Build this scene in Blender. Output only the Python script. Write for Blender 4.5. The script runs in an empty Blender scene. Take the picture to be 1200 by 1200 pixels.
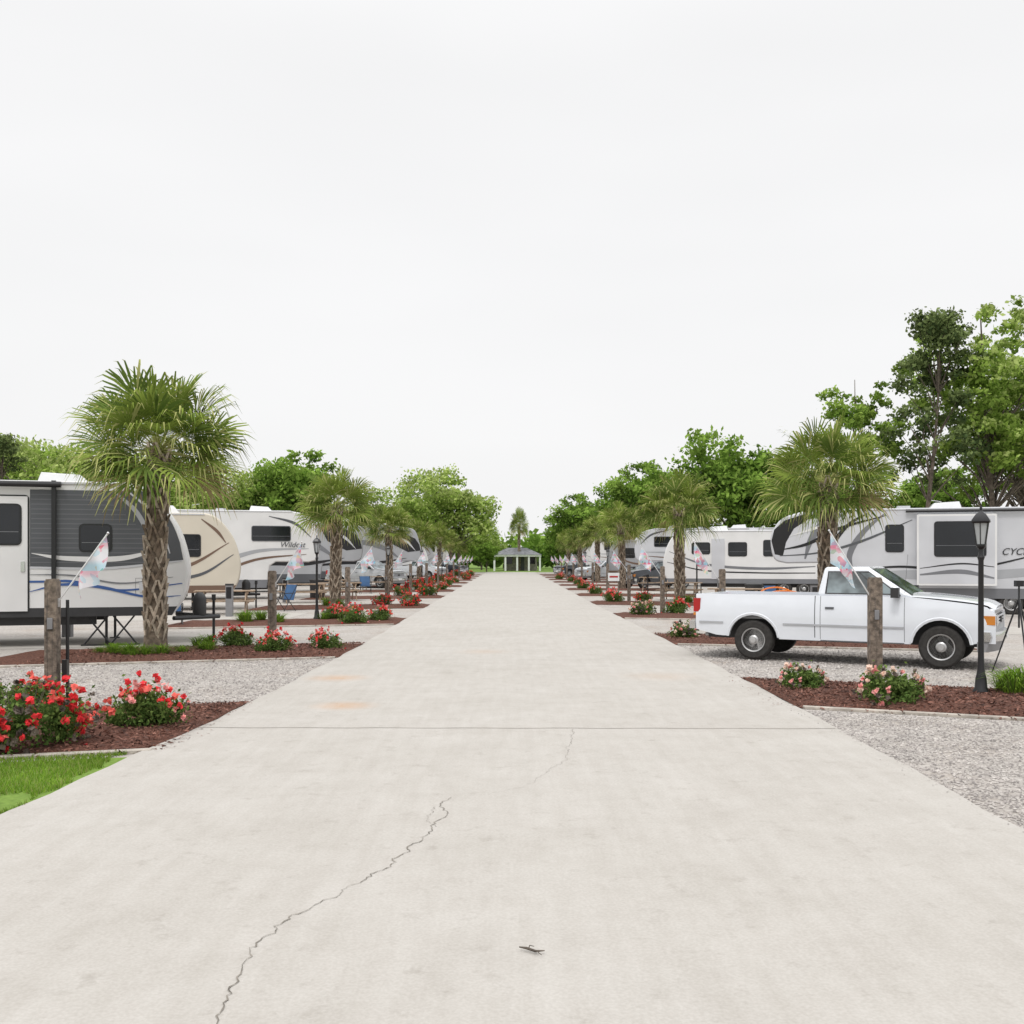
import bpy, bmesh, math, random
import numpy as np
from mathutils import Vector, Matrix, Euler
R=random.Random(7); NR=np.random.RandomState(5)
rad=math.radians
S=bpy.context.scene; COL=S.collection

# ------------------------------------------------------------ materials
def M(name,col,rough=.6,metal=0,var=.12,scale=3.,bump=0,bscale=40.,trans=0,spec=.5,col2=None,coat=0,detail=2):
    m=bpy.data.materials.new(name); m.use_nodes=True
    nt=m.node_tree; N=nt.nodes; L=nt.links
    b=N['Principled BSDF']
    b.inputs['Roughness'].default_value=rough; b.inputs['Metallic'].default_value=metal
    b.inputs['Specular IOR Level'].default_value=spec
    b.inputs['Coat Weight'].default_value=coat
    tc=N.new('ShaderNodeTexCoord')
    no=N.new('ShaderNodeTexNoise'); no.inputs['Scale'].default_value=scale; no.inputs['Detail'].default_value=detail
    L.new(tc.outputs['Object'],no.inputs['Vector'])
    cr=N.new('ShaderNodeValToRGB'); e=cr.color_ramp.elements
    c2=col2 if col2 else [min(1,c*(1+var)) for c in col]; c1=[c*(1-var) for c in col]
    e[0].position=.35; e[1].position=.65
    e[0].color=(*c1,1); e[1].color=(*c2,1)
    L.new(no.outputs['Fac'],cr.inputs['Fac']); L.new(cr.outputs['Color'],b.inputs['Base Color'])
    if bump:
        n2=N.new('ShaderNodeTexNoise'); n2.inputs['Scale'].default_value=bscale; n2.inputs['Detail'].default_value=3
        L.new(tc.outputs['Object'],n2.inputs['Vector'])
        bu=N.new('ShaderNodeBump'); bu.inputs['Strength'].default_value=bump; bu.inputs['Distance'].default_value=.02
        L.new(n2.outputs['Fac'],bu.inputs['Height']); L.new(bu.outputs['Normal'],b.inputs['Normal'])
    return m
def F_(name,col,var=.25,scale=.6,trans=.3):   # thin leaf / petal material
    m=bpy.data.materials.new(name); m.use_nodes=True
    N=m.node_tree.nodes; L=m.node_tree.links; N.remove(N['Principled BSDF'])
    tc=N.new('ShaderNodeTexCoord'); no=N.new('ShaderNodeTexNoise'); no.inputs['Scale'].default_value=scale; no.inputs['Detail'].default_value=0
    L.new(tc.outputs['Object'],no.inputs['Vector'])
    cr=N.new('ShaderNodeValToRGB'); e=cr.color_ramp.elements; e[0].position=.35; e[1].position=.65
    e[0].color=(*[c*(1-var) for c in col],1); e[1].color=(*[min(1,c*(1+var)) for c in col],1); L.new(no.outputs['Fac'],cr.inputs['Fac'])
    d=N.new('ShaderNodeBsdfDiffuse'); t=N.new('ShaderNodeBsdfTranslucent'); mx=N.new('ShaderNodeMixShader'); mx.inputs[0].default_value=trans
    L.new(cr.outputs[0],d.inputs[0]); L.new(cr.outputs[0],t.inputs[0]); L.new(d.outputs[0],mx.inputs[1]); L.new(t.outputs[0],mx.inputs[2]); L.new(mx.outputs[0],N['Material Output'].inputs[0])
    return m

white=M('white_paint',(.74,.75,.76),.25,var=.03,coat=.5)
truckwhite=M('truck_white',(.70,.73,.78),.2,var=.02,coat=.7)
rvwhite=M('rv_fiberglass',(.70,.70,.70),.3,var=.05,scale=1)
rvgrey=M('rv_grey',(.36,.37,.39),.3,var=.05,scale=1)
rvlight=M('rv_light_grey',(.54,.55,.58),.3,var=.05,scale=1)
rvdark=M('rv_dark_grey',(.085,.09,.10),.35,var=.1,scale=1)
rvmid=M('rv_mid_grey',(.17,.175,.19),.32,var=.08,scale=1)
rvrib=M('rv_rib_grey',(.13,.135,.15),.35,var=.08,scale=1)
rvtan=M('rv_tan',(.60,.55,.46),.35,var=.04,scale=1)
rvblue=M('rv_blue',(.04,.10,.30),.3,var=.05)
rvbrown=M('rv_brown',(.16,.10,.07),.35,var=.05)
black=M('black_paint',(.012,.012,.014),.35,var=.1)
plastic=M('dark_plastic',(.03,.03,.032),.55,var=.1)
rubber=M('tyre_rubber',(.03,.028,.026),.85,var=.2,scale=20)
glass=M('window_glass',(.012,.014,.017),.08,var=.2,scale=1,spec=.5)
glassl=M('truck_glass',(.13,.16,.17),.05,var=.65,scale=3.5,spec=.9)
headg=M('headlamp_glass',(.50,.52,.55),.08,var=.1); lampg=M('lantern_glass',(.40,.42,.43),.15,var=.1)
chrome=M('chrome',(.62,.62,.62),.2,metal=.9,var=.05)
alum=M('aluminium',(.50,.50,.50),.35,metal=.6,var=.08)
grey=M('grey_plastic',(.22,.22,.23),.5,var=.1)
trimg=M('moulding_grey',(.38,.39,.41),.5,var=.05)
gap=M('panel_gap',(.10,.105,.115),.6,var=.05)
redl=M('tail_light',(.40,.02,.02),.2,var=.1)
amber=M('amber_light',(.55,.2,.03),.2,var=.1)
wood=M('weathered_wood',(.18,.145,.115),.85,var=.45,scale=14,bump=.6,bscale=60)
tablew=M('table_wood',(.30,.22,.155),.8,var=.3,scale=8)
bark=M('bark',(.13,.105,.085),.95,var=.4,scale=6,bump=.8,bscale=14)
palmbark=M('palm_bark',(.15,.115,.085),.95,var=.45,scale=9,bump=.8,bscale=40)
boot1=M('palm_boot',(.37,.31,.245),.9,var=.35,scale=9,bump=.5,bscale=50)
boot2=M('palm_boot_dark',(.19,.145,.105),.9,var=.35,scale=9)
pf=[F_('palm_frond_a',(.22,.29,.06),trans=.25,scale=2),F_('palm_frond_b',(.13,.19,.045),trans=.25,scale=2),
    F_('palm_frond_c',(.42,.43,.17),.2,trans=.25,scale=2),F_('palm_frond_dry',(.36,.28,.15),.2,trans=.2,scale=2)]
lf=[F_('leaf_dark',(.07,.12,.025)),F_('leaf_mid',(.14,.24,.04)),F_('leaf_light',(.25,.38,.075))]
pinel=[F_('pine_dark',(.06,.09,.035),trans=.15),F_('pine_mid',(.12,.16,.06),trans=.2),F_('pine_light',(.18,.23,.09),trans=.2)]
yl=[F_('spring_mid',(.17,.26,.05)),F_('spring_light',(.30,.42,.09)),F_('spring_pale',(.42,.51,.17))]
rose_l=[F_('rose_leaf_a',(.08,.135,.035),scale=8,trans=.2),F_('rose_leaf_b',(.16,.23,.065),scale=8,trans=.25)]
rose_red=F_('rose_petal_red',(.74,.06,.07),.2,20,.25)
rose_red2=F_('rose_petal_coral',(.84,.18,.15),.2,20,.25)
rose_pink=F_('rose_petal_pink',(.84,.38,.36),.2,20,.25)
rose_pale=F_('rose_petal_pale',(.84,.64,.54),.15,20,.25)
grassb=[F_('grass_blade_a',(.14,.25,.03)),F_('grass_blade_b',(.24,.38,.05)),F_('grass_blade_c',(.30,.33,.11))]
chip=[M('mulch_chip_a',(.15,.065,.045),.9,var=.3),M('mulch_chip_b',(.23,.11,.08),.9,var=.3),M('mulch_chip_c',(.07,.034,.026),.9,var=.3)]
peb=[M('pebble_a',(.38,.35,.33),.85,var=.15),M('pebble_b',(.50,.47,.44),.85,var=.12),M('pebble_c',(.24,.22,.21),.85,var=.15)]
edging=M('edging_concrete',(.40,.365,.32),.9,var=.25,scale=4,bump=.4)
crackm=M('crack',(.19,.17,.145),1,var=.4,scale=10)
jointm=M('joint',(.22,.195,.165),1,var=.35,scale=3)
orange=M('orange_hose',(.8,.2,.02),.5)
bluec=M('chair_fabric',(.05,.12,.25),.8)
roofm=M('roof_shingle',(.16,.165,.175),.9,var=.3)
brickm=M('pale_wall',(.40,.37,.33),.9,var=.2)

def ramp(N,stops):
    cr=N.new('ShaderNodeValToRGB'); el=cr.color_ramp.elements
    while len(el)<len(stops): el.new(.5)
    for e,(p,c) in zip(el,stops): e.position=p; e.color=(*c,1)
    return cr
def ground_mat(name,kind):
    m=bpy.data.materials.new(name); m.use_nodes=True; N=m.node_tree.nodes; L=m.node_tree.links; b=N['Principled BSDF']
    tc=N.new('ShaderNodeTexCoord').outputs['Object']
    b.inputs['Roughness'].default_value=.9; b.inputs['Specular IOR Level'].default_value=.2
    def noise(s,d=4,r=.55,vec=None):
        n=N.new('ShaderNodeTexNoise'); n.inputs['Scale'].default_value=s; n.inputs['Detail'].default_value=d; n.inputs['Roughness'].default_value=r; L.new(vec or tc,n.inputs['Vector']); return n.outputs['Fac']
    def mix(f,a,c,mode='MIX'):
        x=N.new('ShaderNodeMix'); x.data_type='RGBA'; x.blend_type=mode
        for s,v in ((x.inputs[0],f),(x.inputs[6],a),(x.inputs[7],c)):
            if isinstance(v,(int,float)): s.default_value=v
            elif isinstance(v,tuple): s.default_value=(*v,1)
            else: L.new(v,s)
        return x.outputs[2]
    def rp(f,st):
        c=ramp(N,st); L.new(f,c.inputs['Fac']); return c.outputs['Color']
    if kind=='concrete':
        n0=noise(5,5,.78)
        base=rp(noise(.35,4,.6),[(.3,(.375,.350,.315)),(.5,(.445,.42,.388)),(.7,(.49,.47,.442))])
        base=mix(.5,base,rp(noise(1.9,6,.75),[(.32,(.345,.32,.288)),(.5,(.435,.412,.38)),(.68,(.505,.485,.455))]))
        mp=N.new('ShaderNodeMapping'); mp.inputs['Scale'].default_value=(9,.8,1); L.new(tc,mp.inputs[0])
        base=mix(.25,base,rp(noise(1,3,.6,mp.outputs[0]),[(.35,(.37,.345,.31)),(.65,(.50,.48,.45))]))
        base=mix(.25,base,rp(noise(60,1,.7),[(.3,(.33,.31,.28)),(.7,(.52,.50,.47))]))
        dk=rp(n0,[(.57,(0,0,0)),(.72,(.42,.42,.42))]); base=mix(dk,base,(.27,.245,.215))
        for (x,y,r,k) in ((-1.95,12.0,.5,.9),(-2.5,14.8,.6,.8),(-.5,19,.7,.3),(2.2,15,.8,.25)):
            vd=N.new('ShaderNodeVectorMath'); vd.operation='DISTANCE'; L.new(tc,vd.inputs[0]); vd.inputs[1].default_value=(x,y,.03)
            mr=N.new('ShaderNodeMapRange'); L.new(vd.outputs['Value'],mr.inputs[0]); mr.inputs[1].default_value=0; mr.inputs[2].default_value=r; mr.inputs[3].default_value=k; mr.inputs[4].default_value=0; mr.interpolation_type='SMOOTHSTEP'
            mm=N.new('ShaderNodeMath'); mm.operation='MULTIPLY'; L.new(mr.outputs[0],mm.inputs[0]); L.new(n0,mm.inputs[1])
            base=mix(mm.outputs[0],base,(.50,.27,.12))
        L.new(base,b.inputs['Base Color']); b.inputs['Roughness'].default_value=.85
    elif kind=='gravel':
        v=N.new('ShaderNodeTexVoronoi'); v.inputs['Scale'].default_value=30; L.new(tc,v.inputs['Vector'])
        sp=N.new('ShaderNodeSeparateColor'); L.new(v.outputs['Color'],sp.inputs[0])
        base=rp(sp.outputs[0],[(0,(.26,.24,.225)),(.35,(.37,.345,.32)),(.75,(.46,.435,.41)),(1,(.57,.55,.52))])
        base=mix(.5,base,rp(noise(1.2,4),[(.3,(.34,.305,.27)),(.7,(.47,.445,.42))]))
        base=mix(rp(noise(.5,4),[(.52,(0,0,0)),(.75,(.5,.5,.5))]),base,(.34,.26,.20))
        L.new(base,b.inputs['Base Color'])
        bu=N.new('ShaderNodeBump'); bu.inputs['Strength'].default_value=.7; bu.inputs['Distance'].default_value=.02; bu.invert=True
        L.new(v.outputs['Distance'],bu.inputs['Height']); L.new(bu.outputs[0],b.inputs['Normal'])
    elif kind=='mulch':
        base=rp(noise(35,4,.7),[(.3,(.045,.022,.017)),(.55,(.15,.068,.048)),(.75,(.24,.125,.09))])
        L.new(base,b.inputs['Base Color'])
        bu=N.new('ShaderNodeBump'); bu.inputs['Strength'].default_value=1; bu.inputs['Distance'].default_value=.04
        L.new(noise(30,3,.7),bu.inputs['Height']); L.new(bu.outputs[0],b.inputs['Normal'])
    elif kind=='grass':
        base=rp(noise(.4,5,.7),[(.3,(.10,.17,.03)),(.6,(.17,.26,.05)),(.8,(.25,.26,.11))])
        base=mix(.5,base,rp(noise(25,3,.7),[(.3,(.07,.13,.02)),(.7,(.21,.32,.06))]))
        L.new(base,b.inputs['Base Color'])
    elif kind=='flag':
        v=N.new('ShaderNodeTexVoronoi'); v.inputs['Scale'].default_value=15; L.new(tc,v.inputs['Vector'])
        sp=N.new('ShaderNodeSeparateColor'); L.new(v.outputs['Color'],sp.inputs[0])
        c=ramp(N,[(0,(.80,.83,.86)),(.34,(.45,.68,.80)),(.50,(.82,.80,.84)),(.62,(.78,.08,.14)),(.74,(.82,.35,.45)),(.84,(.30,.52,.30)),(.89,(.85,.55,.22)),(.93,(.8,.8,.85))]); c.color_ramp.interpolation='CONSTANT'
        L.new(sp.outputs[0],c.inputs[0])
        sx=N.new('ShaderNodeSeparateXYZ'); L.new(tc,sx.inputs[0])
        fr_=N.new('ShaderNodeMath'); fr_.operation='FRACT'; mlt=N.new('ShaderNodeMath'); mlt.operation='MULTIPLY'; mlt.inputs[1].default_value=3.1; L.new(sx.outputs[2],mlt.inputs[0]); L.new(mlt.outputs[0],fr_.inputs[0])
        col=mix(.45,c.outputs[0],rp(fr_.outputs[0],[(.2,(.20,.58,.76)),(.4,(.8,.8,.84)),(.75,(.82,.80,.82)),(.9,(.80,.25,.38))]))
        L.new(col,b.inputs['Base Color']); b.inputs['Roughness'].default_value=.7
        t=N.new('ShaderNodeBsdfTranslucent'); mx=N.new('ShaderNodeMixShader'); mx.inputs[0].default_value=.35
        L.new(col,t.inputs[0]); L.new(b.outputs[0],mx.inputs[1]); L.new(t.outputs[0],mx.inputs[2]); L.new(mx.outputs[0],N['Material Output'].inputs[0])
    return m
concrete=ground_mat('concrete','concrete'); gravel=ground_mat('gravel','gravel'); mulch=ground_mat('mulch','mulch'); grassm=ground_mat('grass_ground','grass'); flagm=ground_mat('flag_cloth','flag')

# ------------------------------------------------------------ mesh builder
def catmull(pts,n=8):
    P=[np.array(p,float) for p in pts]; out=[]
    if len(P)<3: return [tuple(p) for p in P]
    Q=[2*P[0]-P[1]]+P+[2*P[-1]-P[-2]]
    for i in range(1,len(Q)-2):
        for k in range(n):
            t=k/n; a,b,c,d=Q[i-1],Q[i],Q[i+1],Q[i+2]
            out.append(tuple(.5*((2*b)+(-a+c)*t+(2*a-5*b+4*c-d)*t*t+(-a+3*b-3*c+d)*t**3)))
    out.append(tuple(P[-1])); return out
class MB:
    def __init__(s): s.v=[];s.f=[];s.m=[];s.mats=[];s.T=Matrix.Identity(4)
    def mi(s,mat):
        if mat not in s.mats: s.mats.append(mat)
        return s.mats.index(mat)
    def add(s,vs,fs,mat,T=None):
        b=len(s.v); X=s.T@T if T is not None else s.T
        s.v+=[tuple(X@Vector(p)) for p in vs]; s.f+=[tuple(b+i for i in f) for f in fs]; k=s.mi(mat); s.m+=[k]*len(fs)
    def addnp(s,V,F,mat_ids):
        b=len(s.v); s.v+=V.tolist(); s.f+=(F+b).tolist(); s.m+=list(mat_ids)
    def box(s,x0,x1,y0,y1,z0,z1,mat,T=None):
        s.add([(x0,y0,z0),(x1,y0,z0),(x1,y1,z0),(x0,y1,z0),(x0,y0,z1),(x1,y0,z1),(x1,y1,z1),(x0,y1,z1)],[(0,3,2,1),(4,5,6,7),(0,1,5,4),(1,2,6,5),(2,3,7,6),(3,0,4,7)],mat,T)
    def hexa(s,b4,t4,mat):
        s.add(list(b4)+list(t4),[(0,3,2,1),(4,5,6,7),(0,1,5,4),(1,2,6,5),(2,3,7,6),(3,0,4,7)],mat)
    def prism(s,pts,y0,y1,mat):
        n=len(pts); vs=[(p[0],y0,p[1]) for p in pts]+[(p[0],y1,p[1]) for p in pts]
        s.add(vs,[(i,(i+1)%n,n+(i+1)%n,n+i) for i in range(n)]+[tuple(range(n))[::-1],tuple(range(n,2*n))],mat)
    def lathe(s,prof,n,mat,T=None):
        vs=[];fs=[]
        for r,z in prof:
            for k in range(n): a=2*math.pi*k/n; vs.append((r*math.cos(a),r*math.sin(a),z))
        for i in range(len(prof)-1):
            for k in range(n): fs.append((i*n+k,i*n+(k+1)%n,(i+1)*n+(k+1)%n,(i+1)*n+k))
        if prof[0][0]>1e-4: fs.append(tuple(range(n))[::-1])
        if prof[-1][0]>1e-4: fs.append(tuple(range((len(prof)-1)*n,len(prof)*n)))
        s.add(vs,fs,mat,T)
    def tube(s,path,radii,n,mat):
        P=[Vector(p) for p in path]; vs=[];fs=[]
        if not hasattr(radii,'__len__'): radii=[radii]*len(P)
        for i,p in enumerate(P):
            d=(P[min(i+1,len(P)-1)]-P[max(i-1,0)]).normalized()
            u=d.cross(Vector((0,0,1)));
            if u.length<.05: u=d.cross(Vector((1,0,0)))
            u.normalize(); w=d.cross(u)
            for k in range(n): a=2*math.pi*k/n; vs.append(tuple(p+(u*math.cos(a)+w*math.sin(a))*radii[i]))
        for i in range(len(P)-1):
            for k in range(n): fs.append((i*n+k,i*n+(k+1)%n,(i+1)*n+(k+1)%n,(i+1)*n+k))
        fs+= [tuple(range(n))[::-1],tuple(range((len(P)-1)*n,len(P)*n))]
        s.add(vs,fs,mat)
    def poly(s,pts,y,mat): s.add([(p[0],y,p[1]) for p in pts],[tuple(range(len(pts)))],mat)
    def ribbon(s,pts,ws,y,mat,n=10):
        C=catmull([(p[0],p[1],w) for p,w in zip(pts,ws)],n); vs=[];fs=[]
        for i,c in enumerate(C):
            a=C[max(i-1,0)]; b=C[min(i+1,len(C)-1)]; dx,dz=b[0]-a[0],b[1]-a[1]; l=math.hypot(dx,dz) or 1
            w=max(c[2],.002)/2; vs+= [(c[0]-dz/l*w,y,c[1]+dx/l*w),(c[0]+dz/l*w,y,c[1]-dx/l*w)]
        for i in range(len(C)-1): fs.append((2*i,2*i+1,2*i+3,2*i+2))
        s.add(vs,fs,mat)
    def window(s,x0,x1,z0,z1,y,fr=.035,mat=None,fm=None,r=.06):
        s.prism(rrect(x0-fr,x1+fr,z0-fr,z1+fr,r+fr),y-.014,y+.004,fm or black)
        s.poly(rrect(x0,x1,z0,z1,r),y-.018,mat or glass)
        s.box(x0+.02,x1-.02,y-.022,y-.0185,z0+(z1-z0)*.3,z0+(z1-z0)*.3+.012,rvmid)
    def obj(s,name,parent=None,bevel=0,ang=35,recalc=False):
        me=bpy.data.meshes.new(name); me.from_pydata(s.v,[],s.f)
        for m in s.mats: me.materials.append(m)
        me.polygons.foreach_set('material_index',s.m)
        if recalc:
            bm=bmesh.new(); bm.from_mesh(me); bmesh.ops.recalc_face_normals(bm,faces=bm.faces); bm.to_mesh(me); bm.free()
        if ang:
            me.polygons.foreach_set('use_smooth',[True]*len(me.polygons)); me.set_sharp_from_angle(angle=rad(ang))
        o=bpy.data.objects.new(name,me); COL.objects.link(o)
        if bevel:
            b=o.modifiers.new('bevel','BEVEL'); b.width=bevel; b.segments=2; b.limit_method='ANGLE'; b.angle_limit=rad(40)
        if parent: o.parent=parent
        return o
def rrect(x0,x1,z0,z1,r=.06,n=4):
    o=[]
    for cx,cz,a0 in ((x1-r,z0+r,-90),(x1-r,z1-r,0),(x0+r,z1-r,90),(x0+r,z0+r,180)):
        for k in range(n+1): a=rad(a0+90*k/n); o.append((cx+r*math.cos(a),cz+r*math.sin(a)))
    return o
def empty(name,loc,rz=0):
    e=bpy.data.objects.new(name,None); e.location=loc; e.rotation_euler=(0,0,rz); e.empty_display_size=.2; COL.objects.link(e); return e
def inst(o,name,loc,rz=0,sc=1):
    d=bpy.data.objects.new(name,o.data); d.location=loc; d.rotation_euler=(0,0,rz); d.scale=(sc,)*3 if not hasattr(sc,'__len__') else sc; COL.objects.link(d); return d
def dup(e,loc,rz=0,sc=1):
    n=empty(e.name.split('.')[0],loc,rz); n.scale=(sc,)*3
    for c in e.children:
        d=c.copy(); COL.objects.link(d); d.parent=n
    return n
def sheet(name,pts,z,mat):
    b=MB(); b.add([(x,y,z) for x,y in pts],[tuple(range(len(pts)))],mat); return b.obj(name,ang=0)

# ------------------------------------------------------------ ground
sheet('ground',[(-900,-60),(900,-60),(900,1200),(-900,1200)],0,grassm)
sheet('gravel_lot',[(-34,-8),(34,-8),(34,134),(-34,134)],.004,gravel)
sheet('lawn',[(-14,-4),(-3.3,-4),(-3.3,9.0),(-5.2,8.55),(-14,6.4)],.010,grassm)
Lft=[(-3.5,-6),(-3.45,6.8),(-3.22,10),(-3.1,12.5),(-2.98,20),(-3.02,40),(-3.05,134)]
Rgt=[(3.22,-6),(3.27,7),(3.34,12),(3.33,20),(3.2,40),(3.2,134)]
def interp(T,y):
    for a,b in zip(T,T[1:]):
        if a[1]<=y<=b[1]: t=(y-a[1])/(b[1]-a[1]); return a[0]+(b[0]-a[0])*t
    return T[-1][0]
b=MB(); ys=[-6+.5*i for i in range(281)]
vs=[];fs=[]
for i,y in enumerate(ys):
    l=interp(Lft,y)+.02*math.sin(y*1.9)+.012*math.sin(y*5.3); r=interp(Rgt,y)+.015*math.sin(y*2.3+1)+.01*math.sin(y*6)
    vs+= [(l,y,0),(l,y,.03),(r,y,.03),(r,y,0)]
for i in range(len(ys)-1):
    for k in range(3): fs.append((4*i+k,4*i+4+k,4*i+5+k,4*i+1+k))
b.add(vs,fs,concrete); b.obj('concrete_road',ang=0)
b=MB()
for y in [10.4+7.0*i for i in range(12)]:
    pts=[(x,y-.03*(x/3)+.012*math.sin(x*7+y)) for x in np.linspace(interp(Lft,y)+.02,interp(Rgt,y)-.02,30)]
    w=.007 if y<11 else .004
    for (x0,y0),(x1,y1) in zip(pts,pts[1:]): b.add([(x0,y0-w,.034),(x1,y1-w,.034),(x1,y1+w,.034),(x0,y0+w,.034)],[(0,1,2,3)],jointm)
b.obj('road_joints',ang=0)
def crack(bb,pts,w0,w1):
    P=[]
    for (a,c) in zip(pts,pts[1:]):
        d=math.hypot(c[0]-a[0],c[1]-a[1]); n=max(2,int(d/.03))
        for k in range(n): t=k/n; P.append((a[0]+(c[0]-a[0])*t,a[1]+(c[1]-a[1])*t))
    P.append(pts[-1]); off=0; Q=[]
    for p in P:
        off=off*.72+R.gauss(0,.011); Q.append((p[0]+off,p[1]+R.gauss(0,.006)))
    n=len(Q); vs=[];fs=[]
    for i,q in enumerate(Q):
        a=Q[max(0,i-1)];c=Q[min(n-1,i+1)]; dx,dy=c[0]-a[0],c[1]-a[1]; l=math.hypot(dx,dy) or 1
        w=(w0+(w1-w0)*i/n)*(.35+1.2*R.random()); vs+=[(q[0]-dy/l*w,q[1]+dx/l*w,.0345),(q[0]+dy/l*w,q[1]-dx/l*w,.0345)]
    for i in range(n-1): fs.append((2*i,2*i+1,2*i+3,2*i+2))
    bb.add(vs,fs,crackm)
b=MB()
crack(b,[(-1.05,2.4),(-1.08,3.78),(-1.10,3.93),(-1.13,4.2),(-1.159,4.52),(-1.04,4.94),(-.877,5.32),(-.737,5.6),(-.593,6.03),(-.47,6.56),(-.44,6.9),(-.5,7.1),(-.46,7.37)],.0026,.0026)
crack(b,[(-.47,6.56),(-.56,6.78),(-.5,7.1)],.0013,.0013)
crack(b,[(-.15,7.45),(.013,7.64),(.16,7.85),(.29,8.3),(.44,8.6),(.51,9.13),(.57,9.6),(.617,10.35)],.0006,.0016)
b.obj('road_cracks',ang=0)
b=MB()
b.tube([(.04,4.50,.045),(.07,4.48,.048),(.11,4.46,.042),(.15,4.455,.046)],[.003,.006,.006,.002],5,bark)
b.tube([(.08,4.47,.046),(.085,4.495,.054),(.105,4.52,.04)],[.003,.002,.0015],5,bark)
b.tube([(.10,4.46,.046),(.12,4.43,.05),(.135,4.42,.04)],[.003,.002,.0015],5,bark)
b.obj('twig')

def pad(side,y0,wid=3.6,x0=6.5,x1=22,sl=.287):
    pts=[(side*x0,y0),(side*x1,y0-(x1-x0)*sl),(side*x1,y0-(x1-x0)*sl+wid),(side*x0,y0+wid)]
    if side>0: pts=pts[::-1]
    sheet('concrete_pad',pts,.009,concrete)
for y in (20.7,30,39,48,57,66): pad(-1,y,3.2)
for y in (25,33.6,43,52,61): pad(1,y,3.2)

def bed(side,yf,yb,sl,xin,xout,name='mulch_bed',edge=True):
    nu,nv=60,18; vs=[];fs=[]
    for i in range(nu+1):
        u=i/nu; x=xin+(xout-xin)*u
        for j in range(nv+1):
            v=j/nv; ya=yf-(x-xin)*sl; yb2=yb-(x-xin)*sl
            y=ya+(yb2-ya)*v; e=min(1,min(v,1-v)*6)*min(1,min(u,1-u)*20+.1)
            ragged=(.05*math.sin(x*5+v*9)+.03*math.sin(x*13)) if j in (0,nv) else 0
            vs.append((side*x,y+ragged,.012+.05*e+.012*R.random()*e))
    for i in range(nu):
        for j in range(nv):
            a=i*(nv+1)+j; q=(a,a+nv+1,a+nv+2,a+1); fs.append(q if side>0 else q[::-1])
    b=MB(); b.add(vs,fs,mulch); b.obj(name,ang=60)
    if edge:
        b=MB()
        for k in range(6):
            xa=xin+.05+(xout-xin-.1)*k/6; xb=xin+.05+(xout-xin-.1)*(k+.98)/6
            ya=yf-(xa-xin)*sl; yb_=yf-(xb-xin)*sl; q=[(side*xa,ya-.09),(side*xb,yb_-.09),(side*xb,yb_-.0),(side*xa,ya-.0)]
            b.hexa([(x,y,0) for x,y in q],[(x,y,.04) for x,y in q],edging)
        b.obj('bed_edging',bevel=.01,recalc=True)
def bx(side,y): return abs(interp(Lft if side<0 else Rgt,y))+.03
bed(-1,9.3,12.4,.28,3.18,9)
bed(1,12.0,14.9,.42,bx(1,13),9.5)
for k in range(1,12):
    y=10.5+9.1*k; bed(-1,y-1.6,y+1.5,.29,bx(-1,y),9,edge=k<3)
for k in range(1,12):
    y=13.3+9.1*k; bed(1,y-1.6,y+1.4,.29,bx(1,y),9,edge=k<3)

def diamonds(C,s,asp=.5,flat=0,st=None):
    st=st or NR; n=len(C); U=st.randn(n,3); U/=np.linalg.norm(U,axis=1)[:,None]; W=st.randn(n,3)
    if flat: U[:,2]*=flat; W[:,2]*=flat; U/=np.linalg.norm(U,axis=1)[:,None]
    V=W-U*np.sum(W*U,axis=1)[:,None]; V/=np.linalg.norm(V,axis=1)[:,None]
    s=np.asarray(s).reshape(-1,1)*np.ones((n,1))
    P=np.stack([C+U*s,C+V*s*asp,C-U*s,C-V*s*asp],1).reshape(-1,3)
    return P,np.arange(4*n).reshape(-1,4)
b=MB(); [b.mi(c) for c in chip]
def chips(side,yf,yb,sl,xin,xout,n):
    u=NR.rand(n);v=NR.rand(n)*1.06-.03; x=xin+(xout-xin)*u; y=yf-(x-xin)*sl+(yb-yf)*v
    C=np.stack([side*x,y,.064*np.clip(np.minimum(v,1-v)*6,.15,1)+.012+.01*NR.rand(n)],1)
    P,F=diamonds(C,.012+.028*NR.rand(n),.3,flat=.35); b.addnp(P,F,NR.choice(3,n,p=[.45,.3,.25]))
chips(-1,9.3,12.4,.28,3.12,7.5,9000); chips(1,12.0,14.9,.42,3.32,8,9000); chips(-1,18,21.1,.29,2.97,8,5000); chips(1,20.8,23.8,.29,3.3,8,3000)
def strayc(n):  # chips strayed onto the slab edge
    side=np.where(NR.rand(n)<.6,-1,1); y=np.where(side<0,9.3+3.2*NR.rand(n),12+3*NR.rand(n)); x=side*(3.22-np.abs(NR.randn(n))*.10); return np.stack([x,y,.036+0*x],1)
C=strayc(160); P,F=diamonds(C,.008+.012*NR.rand(160),.35,flat=.05); b.addnp(P,F,NR.choice(3,160))
b.obj('mulch_chips',ang=0)
b=MB(); [b.mi(c) for c in peb]
OV=np.array([(1,0,0),(0,1,0),(-1,0,0),(0,-1,0),(0,0,.7),(0,0,-.7)],float); OF=np.array([(0,1,4),(1,2,4),(2,3,4),(3,0,4)])
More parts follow.
